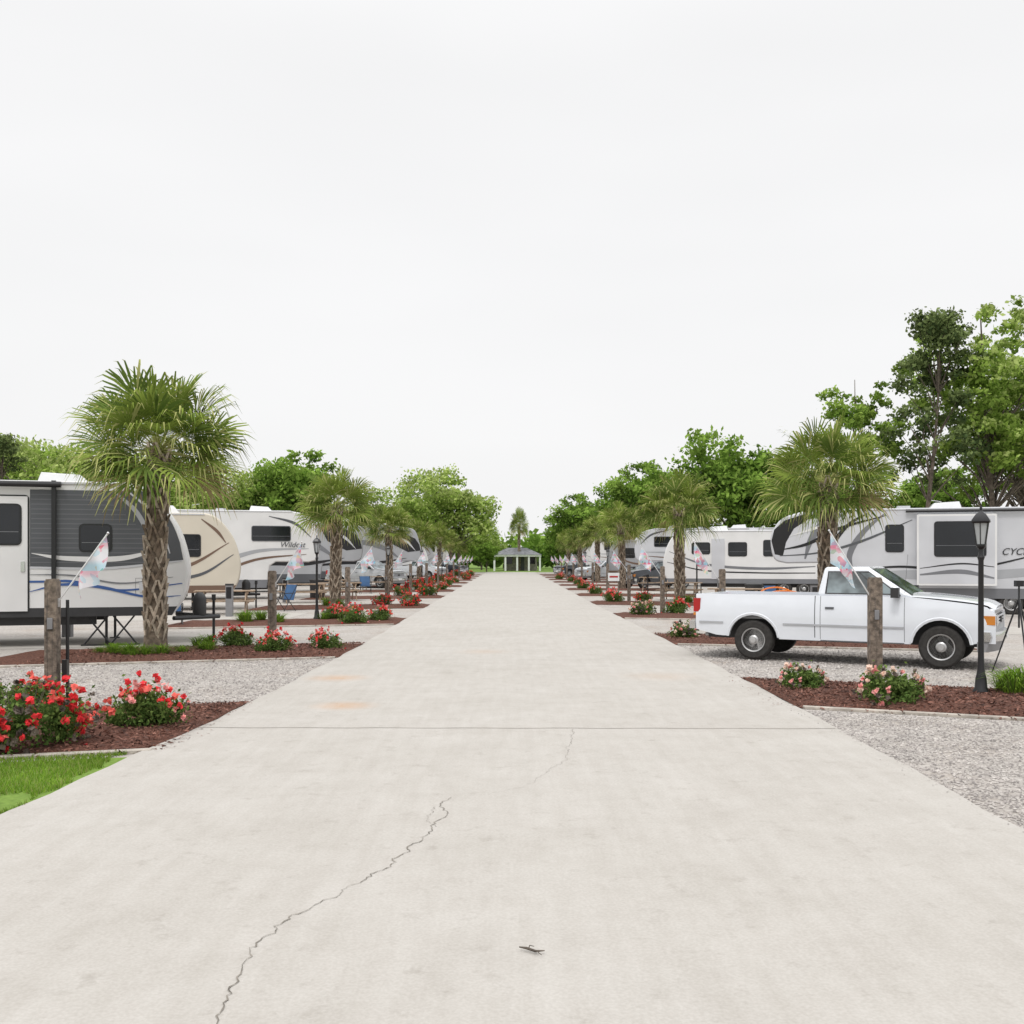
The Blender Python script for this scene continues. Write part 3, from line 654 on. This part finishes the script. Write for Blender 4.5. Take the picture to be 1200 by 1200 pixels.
    def vline(x,z0,z1,w,mat,k=8):
        for s in (-1,1):
            Z=np.linspace(z0,z1,k+1); vs=[]
            for z in Z: y=s*(halfw(z)+.002); vs+=[(x-w/2,y,z),(x+w/2,y,z)]
            b.add(vs,[(2*i,2*i+1,2*i+3,2*i+2) for i in range(k)],mat)
    vline(-.36,.40,1.11,.008,gap); vline(.96,.40,1.11,.008,gap); vline(-.45,.42,1.115,.014,gap)
    yy=halfw
    for s in (-1,1):
        y0,y1=sorted((s*(yy(.63)-.01),s*(yy(.63)+.012)))
        b.box(-.98,.95,y0,y1,.61,.645,trimg); b.box(-2.45,-2.02,y0,y1,.61,.645,trimg)
        y0,y1=sorted((s*(yy(.92)-.01),s*(yy(.92)+.016))); b.box(-.28,-.14,y0,y1,.90,.935,gap)
        y0,y1=sorted((s*(yy(.6)-.02),s*(yy(.4)+.002))); b.box(-.36,.96,y0,y1,.372,.385,gap)
        ym=s*.98; b.box(.80,.90,min(s*.84,ym),max(s*.84,ym),1.13,1.16,plastic); b.box(.78,.90,min(s*.93,s*1.07),max(s*.93,s*1.07),1.11,1.27,plastic)
        b.box(-2.565,-2.44,s*.80-.075,s*.80+.080,.80,1.04,redl); b.box(-2.567,-2.45,s*.80-.07,s*.80+.082,.74,.79,amber)
        b.box(2.16,2.288,min(s*.50,s*.76),max(s*.50,s*.76),.70,.86,chrome); b.box(2.20,2.296,min(s*.51,s*.75),max(s*.51,s*.75),.715,.845,headg); b.box(2.10,2.275,min(s*.765,s*.862),max(s*.765,s*.862),.71,.85,amber)
    b.box(2.13,2.268,-.80,.80,.58,.70,trimg); b.box(2.13,2.262,-.50,.50,.70,.86,plastic)
    for z in (.715,.765,.815): b.box(2.262,2.285,-.49,.49,z,z+.02,rvlight)
    b.box(2.27,2.30,-.10,.10,.72,.82,plastic)
    b.box(-2.66,-2.55,-.82,.82,.50,.64,chrome)
    b.box(2.381,2.386,-.16,.16,.47,.57,rvwhite)
    for cx in (-1.5,1.5):
        for s in (-1,1):
            vs=[]
            for k in range(15):
                t=math.pi*(.04+.92*k/14); c_,s_=math.cos(t),math.sin(t)
                for rr_,o_ in ((.425,.003),(.46,.014),(.475,.002)): z=.34+rr_*s_; vs.append((cx-rr_*c_,s*(halfw(max(z,.4))+o_),z))
            b.add(vs,[(3*k+j,3*k+3+j,3*k+4+j,3*k+1+j) for k in range(14) for j in range(2)],paint)
    b.tube([(.95,-.80,1.14),(1.0,-.80,1.8)],.003,4,plastic)
    b.box(-2.5,-2.47,-.15,.15,.9,1.0,gap)
    b.obj('trim',e,bevel=.004)
    b=MB(); vs=[]; n=16
    for i in range(n+1):
        y=-.88+1.76*i/n; xx=2.36-.16*abs(y/.88)**3
        vs+=[(xx,y,.45),(xx+.02,y,.52),(xx,y,.60),(xx-.14,y,.60),(xx-.14,y,.45)]
    fs=[(5*i+j,5*i+(j+1)%5,5*i+5+(j+1)%5,5*i+5+j) for i in range(n) for j in range(5)]+[(0,1,2,3,4),tuple(5*n+j for j in range(5))]
    b.add(vs,fs,chrome)
    vs=[]
    for i in range(n+1):
        y=-.86+1.72*i/n; xx=2.33-.15*abs(y/.86)**3
        vs+=[(xx-.04,y,.29),(xx,y,.445),(xx-.16,y,.445),(xx-.16,y,.29)]
    fs=[(4*i+j,4*i+(j+1)%4,4*i+4+(j+1)%4,4*i+4+j) for i in range(n) for j in range(4)]+[(0,1,2,3),tuple(4*n+j for j in range(4))]
    b.add(vs,fs,grey); b.obj('front_bumper',e,recalc=True)
    b=MB()
    for x in (-1.5,1.5): wheel(b,x,-.755,side=-1); wheel(b,x,.755,side=1)
    b.obj('wheels',e)
    return e
truckA=pickup((5.9,17.59,.02),rad(-30),truckwhite)
dark=M('car_dark_paint',(.03,.035,.045),.25,coat=.6); silver=M('car_silver_paint',(.4,.41,.42),.25,metal=.3,coat=.6)
for x,y,rz,m in [(8.6,60.5,-150,dark),(7.4,80,-150,truckwhite),(6.6,101,-150,dark),(-8.6,62,-30,silver),(-7.6,86,-30,truckwhite),(-6.6,104,-30,dark)]:
    pickup((x,y,.02),rad(rz),m)

# ------------------------------------------------------------ trailers
def rv(loc,side,prof,L_,name='travel_trailer',ang=16,body=rvwhite,deco=None,axles=(5.6,6.5),roof=(2.5,6.5),W=2.45,hitch=1.0,top=3.3):
    e=empty(name,loc,rad(ang)*(-side)); mir=Matrix.Scale(-1,4,(1,0,0)) if side>0 else Matrix.Identity(4)
    b=MB(); b.T=mir
    b.prism(prof,0,W,body); b.obj('shell',e,bevel=.05,recalc=True,ang=30)
    b=MB(); b.T=mir
    for x in roof:
        b.hexa([(-x-.5,.9,top),(-x+.5,.9,top),(-x+.5,1.6,top),(-x-.5,1.6,top)],[(-x-.42,.95,top+.24),(-x+.32,.95,top+.2),(-x+.32,1.55,top+.2),(-x-.42,1.55,top+.24)],white)
    b.box(-4.4,-4.0,.6,1.0,top,top+.1,rvlight); b.tube([(-5.4,1.2,top),(-5.4,1.2,top+.25),(-5.1,1.2,top+.3)],.015,5,alum)
    b.obj('roof_units',e,bevel=.04,recalc=True)
    b=MB(); b.T=mir
    if deco: deco(b)
    b.box(-L_+.1,-1.2,-.02,.0,top-.06,top-.025,rvlight)
    for x in (-L_+.25,-L_+.65): b.box(x,x+.14,-.018,0,top-.22,top-.14,redl)
    b.obj('side_details',e,ang=30)
    b=MB(); b.T=mir
    for x in axles:
        wheel(b,-x,.12,r=.36,side=-1); wheel(b,-x,W-.12,r=.36,side=1)
    b.box(-L_+.4,-1.8,.35,.45,.42,.6,plastic); b.box(-L_+.4,-1.8,W-.45,W-.35,.42,.6,plastic)
    for x in (1.6,L_-1.0):
        for y in (.3,W-.3): b.tube([(-x,y,.6),(-x,y,.03)],.03,6,black); b.box(-x-.1,-x+.1,y-.1,y+.1,.0,.03,black)
    b.obj('chassis',e)
    if hitch:
        b=MB(); b.T=mir; h=hitch
        b.tube([(-.3,.35,.52),(1.1*h,W/2,.50)],.05,6,black); b.tube([(-.3,W-.35,.52),(1.1*h,W/2,.50)],.05,6,black); b.tube([(.9*h,W/2,.02),(.9*h,W/2,.95)],.03,8,black); b.box(.82*h,.98*h,W/2-.08,W/2+.08,.85,.98,black)
        for yy in (.95,1.4): b.lathe([(.13,.55),(.14,.6),(.14,.9),(.10,.98),(.05,1.02)],14,plastic,Matrix.Translation((.2,yy,0)))
        b.obj('hitch',e)
    return e
def tt_prof(L_,top=3.3,bot=.6):
    front=catmull([(-.3,bot),(-.08,.98),(0,1.49),(-.06,1.92),(-.23,2.44),(-.52,2.88),(-.85,3.2-3.3+top),(-1.15,top)],5)
    return front+[(-L_+.15,top),(-L_,top-.2),(-L_,bot)]
def fw_prof(L_,top=3.35,bot=.5,nose=1.75):
    return [(-2.3,bot),(-2.15,1.45),(-1.9,1.62)]+catmull([(-.5,1.60),(-.12,nose),(0,2.35),(-.10,2.75),(-.45,3.1-3.35+top),(-1.3,top)],5)+[(-L_+.1,top),(-L_,top-.15),(-L_,bot)]
def deco1(b):
    y=-.004
    b.poly(catmull([(-2.98,1.60),(-1.2,1.58),(-.10,1.73)],6)+catmull([(-.17,2.1),(-.31,2.46),(-.57,2.87),(-.84,3.12)],5)+[(-2.98,3.12)],y,rvdark)
    for k in range(15):
        z=1.68+k*.096; xe=-.40-.95*max(0,(k-3)/11)**1.4; b.ribbon([(-2.96,z),(-1.8,z),(xe-.30,z)],[.022,.022,.022],y-.003,rvrib,3)
    b.ribbon([(-1.42,3.10),(-1.02,2.72),(-.78,2.25),(-.68,1.78)],[.03,.09,.08,.02],y-.006,rvgrey)
    b.ribbon([(-1.15,3.10),(-.76,2.75),(-.50,2.3),(-.36,1.86)],[.03,.06,.06,.02],y-.006,rvlight)
    b.ribbon([(-2.95,1.86),(-2.3,1.76),(-1.3,1.76),(-.5,1.96)],[.01,.09,.10,.02],y-.006,rvwhite)
    b.ribbon([(-2.98,1.58),(-1.6,1.56),(-.13,1.71)],[.04,.05,.03],y-.006,rvlight)
    b.ribbon([(-7,1.3),(-3.0,1.30),(-2.2,1.30),(-1.3,1.12),(-.12,1.25)],[.03,.04,.05,.04,.02],y-.006,rvblue)
    b.ribbon([(-3.0,1.10),(-2.4,1.24),(-1.7,1.19),(-.8,.98),(-.15,1.0)],[.01,.05,.06,.04,.01],y-.008,rvblue)
    b.ribbon([(-3.0,1.44),(-2.2,1.42),(-1.3,1.26),(-.3,1.38)],[.01,.03,.03,.01],y-.008,rvmid)
    b.poly([(-8,.60),(-.32,.60),(-.22,.78),(-8,.78)],y,plastic)
    b.window(-2.05,-1.5,1.92,2.42,y-.002)
    b.box(-3.74,-3.02,-.03,0,.72,2.98,rvwhite); b.prism(rrect(-3.77,-2.99,.69,3.01,.08),-.016,.0,black); b.box(-3.14,-3.07,-.05,-.03,1.5,1.7,chrome)
    b.window(-3.62,-3.16,2.05,2.8,-.031)
    b.window(-5.6,-4.6,1.9,2.5,y)
    b.box(-2.58,-2.50,-.09,-.01,1.35,3.3,black); b.tube([(-7.2,-.10,3.22),(-2.4,-.10,3.22)],.06,10,black)
    b.box(-.95,-.7,-.02,0,1.08,1.28,rvlight); b.ribbon([(-1.02,1.02),(-1.02,1.36),(-.62,1.36),(-.62,1.02),(-1.02,1.02)],[.008]*5,y-.003,gap,1)
    for x in (-1.75,-1.25):
        b.tube([(x-.25,.1,.03),(x+.2,.1,.6)],.02,6,black); b.tube([(x+.25,.1,.03),(x-.2,.1,.6)],.02,6,black); b.box(x-.3,x+.3,.0,.2,.01,.04,black)
rv((-6.60,21.0,0),-1,tt_prof(9),9,deco=deco1,axles=(5.2,6.1),hitch=.55)
def deco2(b):
    y=-.004
    b.poly([(-8,.6),(-.32,.6),(-.16,.85),(-8,.85)],y,rvbrown)
    b.window(-2.2,-1.35,1.85,2.55,y); b.window(-4.6,-3.6,1.9,2.5,y)
    b.ribbon([(-7,1.5),(-3.5,1.35),(-1.8,1.5),(-.4,2.3)],[.05,.14,.12,.02],y-.003,rvbrown)
    b.ribbon([(-6,1.2),(-3,1.1),(-1.4,1.2),(-.25,1.9)],[.02,.10,.10,.02],y-.005,rvdark)
    b.ribbon([(-1.3,3.1),(-.8,2.7),(-.5,2.3)],[.03,.1,.03],y-.003,rvbrown)
    b.box(-3.2,-2.5,-.03,0,.7,2.7,rvtan)
rv((-9.2,35,0),-1,tt_prof(8.5),8.5,deco=deco2,body=rvtan,hitch=.6)
def deco3(b):
    y=-.004
    b.window(-2.9,-1.3,2.55,3.15,y,fm=rvdark); b.window(-5.2,-4.2,2.0,2.8,y)
    b.ribbon([(-7.5,1.3),(-4.5,1.6),(-2.6,2.1),(-.5,2.2)],[.04,.2,.14,.02],y-.003,rvgrey)
    b.ribbon([(-7.5,1.0),(-4.5,1.2),(-2.6,1.75),(-.6,1.95)],[.04,.12,.1,.02],y-.005,rvbrown)
    b.ribbon([(-2.2,3.6),(-1.1,3.3),(-.4,2.7)],[.03,.12,.02],y-.003,rvdark)
    b.poly([(-9,.5),(-2.3,.5),(-2.25,.85),(-9,.85)],y,rvmid)
def lettering(e,txt,x,z,size,mat,shear=.3):
    cu=bpy.data.curves.new('lettering','FONT'); cu.body=txt; cu.size=size; cu.shear=shear; cu.extrude=.002; cu.materials.append(mat)
    o=bpy.data.objects.new('lettering',cu); COL.objects.link(o); o.parent=e; o.location=(x,-.025,z); o.rotation_euler=(rad(90),0,0)
e3=rv((-8.35,45,0),-1,fw_prof(10.5,3.85),10.5,'fifth_wheel_trailer',deco=deco3,top=3.85,hitch=0,axles=(7,8)); lettering(e3,'Wildcat',-1.75,2.26,.34,rvdark)
def deco4(b):
    y=-.004
    b.poly([(-2.3,3.45),(-1.2,3.45),(-.42,3.1),(-.14,2.7),(-.06,2.3),(-.9,2.2),(-1.9,2.7)],y,black)
    b.ribbon([(-8,2.9),(-4.5,2.9),(-2.6,2.5),(-1.4,1.75)],[.05,.3,.3,.05],y-.003,rvmid)
    b.ribbon([(-8,1.2),(-5,1.5),(-3,1.5),(-1,1.8)],[.05,.2,.2,.02],y-.003,black)
    b.ribbon([(-1.8,3.2),(-1.0,2.9),(-.4,2.3)],[.03,.14,.02],y-.006,rvlight)
    b.window(-5.2,-4.0,2.0,2.8,y); b.poly([(-9,.5),(-2.3,.5),(-2.25,.95),(-9,.95)],y,rvdark)
rv((-7.9,55,0),-1,fw_prof(10.5,3.6),10.5,'fifth_wheel_trailer',deco=deco4,body=rvgrey,top=3.6,hitch=0,axles=(7,8))
rv((-5.9,68,0),-1,fw_prof(10.5,3.9),10.5,'fifth_wheel_trailer',deco=deco4,body=rvgrey,top=3.9,hitch=0,axles=(7,8))
def deco5(b):
    y=-.004
    b.poly([(-.03,2.35),(-.12,2.72),(-.45,3.02),(-1.0,3.2),(-1.9,3.24),(-1.2,3.05),(-.75,2.75),(-.5,2.3),(-.4,1.85),(-.14,1.9)],y,black)
    b.ribbon([(-2.4,3.25),(-1.7,2.9),(-1.3,2.4),(-1.1,1.75)],[.04,.24,.20,.05],y-.003,rvmid)
    b.ribbon([(-3.1,3.25),(-2.5,2.9),(-2.05,2.35),(-1.75,1.7)],[.03,.10,.13,.03],y-.003,black)
    b.ribbon([(-3.55,3.2),(-2.9,2.6),(-2.5,1.9),(-2.6,1.3)],[.03,.16,.18,.04],y-.003,rvmid)
    b.ribbon([(-.35,2.05),(-1.2,2.25),(-2.2,2.75),(-3.6,3.15)],[.02,.10,.10,.02],y-.006,black)
    b.ribbon([(-.3,1.85),(-1.5,1.95),(-2.8,2.3),(-4.4,3.0)],[.02,.05,.08,.02],y-.006,rvdark)
    b.ribbon([(-.6,2.5),(-1.4,2.75),(-2.4,3.1)],[.01,.08,.02],y-.008,rvwhite)
    b.ribbon([(-2.4,1.1),(-4.0,1.25),(-6,1.2),(-9.5,1.5)],[.05,.26,.30,.2],y-.003,rvgrey)
    b.ribbon([(-2.3,1.35),(-4.0,1.5),(-6,1.42),(-8.5,2.0)],[.02,.07,.08,.02],y-.005,black)
    b.ribbon([(-8.0,1.3),(-8.8,1.9),(-9.8,2.9)],[.05,.35,.1],y-.003,rvmid)
    b.poly([(-11.4,.5),(-2.28,.5),(-2.22,.82),(-11.4,.82)],y,rvmid)
    b.window(-4.12,-3.62,2.0,2.82,y)
    b.box(-6.8,-4.55,-.28,-.001,.95,3.12,rvlight); b.prism(rrect(-6.84,-4.51,.91,3.16,.04),-.30,-.27,rvwhite)
    b.poly(rrect(-6.78,-4.57,.97,3.10,.03),-.303,rvlight)
    b.window(-6.5,-5.05,1.85,2.90,-.303)
    b.ribbon([(-6.76,1.15),(-5.8,1.35),(-4.6,1.25)],[.05,.14,.05],-.306,rvmid); b.ribbon([(-6.76,1.5),(-5.8,1.6),(-4.6,1.45)],[.02,.05,.02],-.306,black)
    b.tube([(-11,-.1,3.28),(-4.2,-.1,3.28)],.05,8,black)
    b.window(-9.6,-8.7,2.0,2.8,y)
e5=rv((8.64,34,0),1,fw_prof(12,3.38),12,'fifth_wheel_trailer',deco=deco5,body=rvlight,top=3.38,hitch=0,axles=(7.3,8.3),roof=(5.5,9.5)); lettering(e5,'CYCLONE',7.0,1.88,.30,black,.35)
b=MB(); b.box(10.9,11.05,33.2,33.35,0,1.5,black); b.box(10.7,11.2,33.1,33.5,0,.05,black); b.obj('landing_leg')
def deco6(b):
    y=-.004
    b.window(-2.2,-1.4,2.0,2.5,y); b.window(-3.9,-3.1,1.9,2.5,y); b.window(-5.8,-4.7,1.9,2.6,y)
    b.ribbon([(-7,1.4),(-4.5,1.3),(-2,1.5),(-.3,2.1)],[.04,.12,.1,.02],y-.003,rvmid); b.ribbon([(-7,1.1),(-4.5,1.1),(-2,1.2),(-.2,1.6)],[.04,.06,.06,.02],y-.003,black)
    b.poly([(-8,.6),(-.32,.6),(-.16,.82),(-8,.82)],y,rvmid); b.box(-2.9,-2.3,-.03,0,.8,2.7,rvlight)
rv((7.3,49,0),1,tt_prof(8.5,3.1),8.5,deco=deco6,top=3.1)
rv((8.0,66,0),1,fw_prof(10.5,3.7),10.5,'fifth_wheel_trailer',deco=deco3,body=rvlight,top=3.7,hitch=0,axles=(7,8))
k=0
for y in (79,90,101,112,123):
    for side in (-1,1):
        k+=1
        if k%3==0: rv((side*7.2,y,0),side,tt_prof(8.5,3.2),8.5,deco=deco6,top=3.2)
        elif k%3==1: rv((side*7.0,y,0),side,fw_prof(10.5,3.7),10.5,'fifth_wheel_trailer',deco=deco3,body=rvwhite,top=3.7,hitch=0,axles=(7,8))
        else: rv((side*7.4,y,0),side,tt_prof(8.5,3.2),8.5,deco=deco2,body=rvgrey,top=3.2)

# ------------------------------------------------------------ small items
def tripod(x,y):
    b=MB()
    for k in range(3):
        a=k*2.09+.4; b.tube([(x,y,1.15),(x+.38*math.cos(a),y+.38*math.sin(a),0)],[.016,.01],6,black)
    b.tube([(x,y,.7),(x,y,1.35)],.014,6,black); b.box(x-.06,x+.06,y-.04,y+.04,1.33,1.42,black); b.obj('tripod')
tripod(7.75,15.6)
b=MB()
b.tube([(7.0+.45*math.cos(t),27.0,.78+.22*math.sin(t)) for t in np.linspace(0,3.14,14)],.02,5,orange)
b.tube([(7.3+.5*math.cos(t),27.3,.74+.16*math.sin(t)) for t in np.linspace(0,3.14,14)],.02,5,orange)
b.box(6.2,8.0,26.9,27.4,.70,.74,tablew); b.box(6.3,6.36,26.9,27.4,0,.70,plastic); b.box(7.8,7.86,26.9,27.4,0,.70,plastic)
b.obj('hose_stand')
def pedestal(x,y):
    b=MB(); b.box(x-.1,x+.1,y-.08,y+.08,0,.95,grey); b.box(x-.11,x+.11,y-.09,y+.1,.95,1.0,plastic); b.box(x-.08,x+.08,y-.085,y-.08,.55,.9,black); b.obj('power_pedestal',bevel=.01)
for x,y in [(-9.9,22.9),(-8.5,31),(-9,41),(9.2,31),(8.5,41.5),(9.6,24)]: pedestal(x,y)
def can(x,y):
    b=MB(); b.lathe([(.27,0),(.30,.05),(.31,.75),(.33,.80),(.33,.84),(.1,.9)],18,plastic,Matrix.Translation((x,y,0))); b.obj('trash_can')
can(-8.4,44.5); can(8.8,37)
def pole(x,y,h):
    b=MB(); b.tube([(x,y,0),(x,y,h)],[.13,.09],8,bark); b.tube([(x,y,h-.3),(x+1.4,y,h)],.03,6,alum); b.box(x+1.2,x+1.8,y-.12,y+.12,h-.05,h+.06,alum); b.obj('street_light')
pole(-19,56,6.2); pole(-24,72,8); pole(-14.5,96,8)
e=empty('park_pavilion',(1.0,150,0)); b=MB()
b.box(-2.0,3.0,2.5,6,0,2.3,brickm)
b.obj('walls',e); b=MB(); b.add([(-3.6,-2.0,2.35),(3.6,-2.0,2.35),(3.6,6.6,2.35),(-3.6,6.6,2.35),(-1.4,2,3.4),(1.4,2,3.4)],[(0,1,5,4),(1,2,5),(2,3,4,5),(3,0,4),(3,2,1,0)],roofm); b.obj('roof',e,ang=0)
b=MB()
for x in (-3.3,-1.7,0,1.7,3.3): b.box(x-.13,x+.13,-1.8,-1.6,0,2.35,white)
b.box(-3.5,3.5,-1.9,-1.6,2.1,2.348,white); b.obj('columns',e); b=MB()
for x in (-1.2,2.2): b.box(x-.5,x+.5,2.47,2.5,1.0,2.0,glass)
b.box(.2,1.1,2.47,2.5,0,2.0,rvdark); b.obj('door_and_windows',e)
b=MB(); b.box(4.2,4.26,44,44.06,0,1.2,wood); b.box(4.62,4.68,44,44.06,0,1.2,wood); b.box(4.2,4.68,43.95,43.99,.80,1.15,white); b.box(4.26,4.62,43.94,43.949,.95,1.02,redl); b.obj('site_sign')

# ------------------------------------------------------------ world, sun, camera
w=bpy.data.worlds.new('World'); S.world=w; w.use_nodes=True; N=w.node_tree.nodes; L=w.node_tree.links
bg=N['Background']; bg.inputs[1].default_value=.1
sky=N.new('ShaderNodeTexSky'); sky.sky_type='NISHITA'; sky.sun_disc=False; sky.sun_elevation=rad(58); sky.sun_rotation=rad(200); sky.dust_density=6
tc=N.new('ShaderNodeTexCoord'); sx=N.new('ShaderNodeSeparateXYZ'); L.new(tc.outputs['Generated'],sx.inputs[0])
mr=N.new('ShaderNodeMapRange'); mr.inputs[1].default_value=.42; mr.inputs[2].default_value=1; mr.inputs[3].default_value=9.7; mr.inputs[4].default_value=20; mr.interpolation_type='SMOOTHSTEP'
L.new(sx.outputs[2],mr.inputs[0])
no=N.new('ShaderNodeTexNoise'); no.inputs['Scale'].default_value=1.6; no.inputs['Detail'].default_value=3
mp=N.new('ShaderNodeMapping'); mp.inputs['Scale'].default_value=(1,1,3.5); L.new(tc.outputs['Generated'],mp.inputs[0]); L.new(mp.outputs[0],no.inputs['Vector'])
m2=N.new('ShaderNodeMapRange'); m2.inputs[1].default_value=.3; m2.inputs[2].default_value=.7; m2.inputs[3].default_value=.965; m2.inputs[4].default_value=1.02; L.new(no.outputs['Fac'],m2.inputs[0])
mu=N.new('ShaderNodeMath'); mu.operation='MULTIPLY'; L.new(mr.outputs[0],mu.inputs[0]); L.new(m2.outputs[0],mu.inputs[1])
vm=N.new('ShaderNodeVectorMath'); vm.operation='SCALE'; vm.inputs[0].default_value=(1.0,.998,1.0); L.new(mu.outputs[0],vm.inputs['Scale'])
mx=N.new('ShaderNodeMix'); mx.data_type='RGBA'; mx.inputs[0].default_value=.94; L.new(sky.outputs[0],mx.inputs[6]); L.new(vm.outputs[0],mx.inputs[7])
L.new(mx.outputs[2],bg.inputs[0])
sl=bpy.data.lights.new('sun','SUN'); sl.energy=1.2; sl.angle=rad(14); sl.color=(1,.97,.93); so=bpy.data.objects.new('sun',sl); COL.objects.link(so)
so.rotation_euler=(rad(32),0,rad(-20)); so.location=(0,0,30)
c=bpy.data.cameras.new('camera'); co=bpy.data.objects.new('camera',c); COL.objects.link(co); co.location=(0,0,1.75); co.rotation_euler=(rad(90),0,0)
c.sensor_width=36; c.lens=36; c.shift_y=.0458; c.shift_x=.0017; c.clip_end=3000; c.clip_start=.05
S.camera=co
S.view_settings.view_transform='Standard'; S.view_settings.look='None'; S.view_settings.exposure=0; S.view_settings.gamma=1
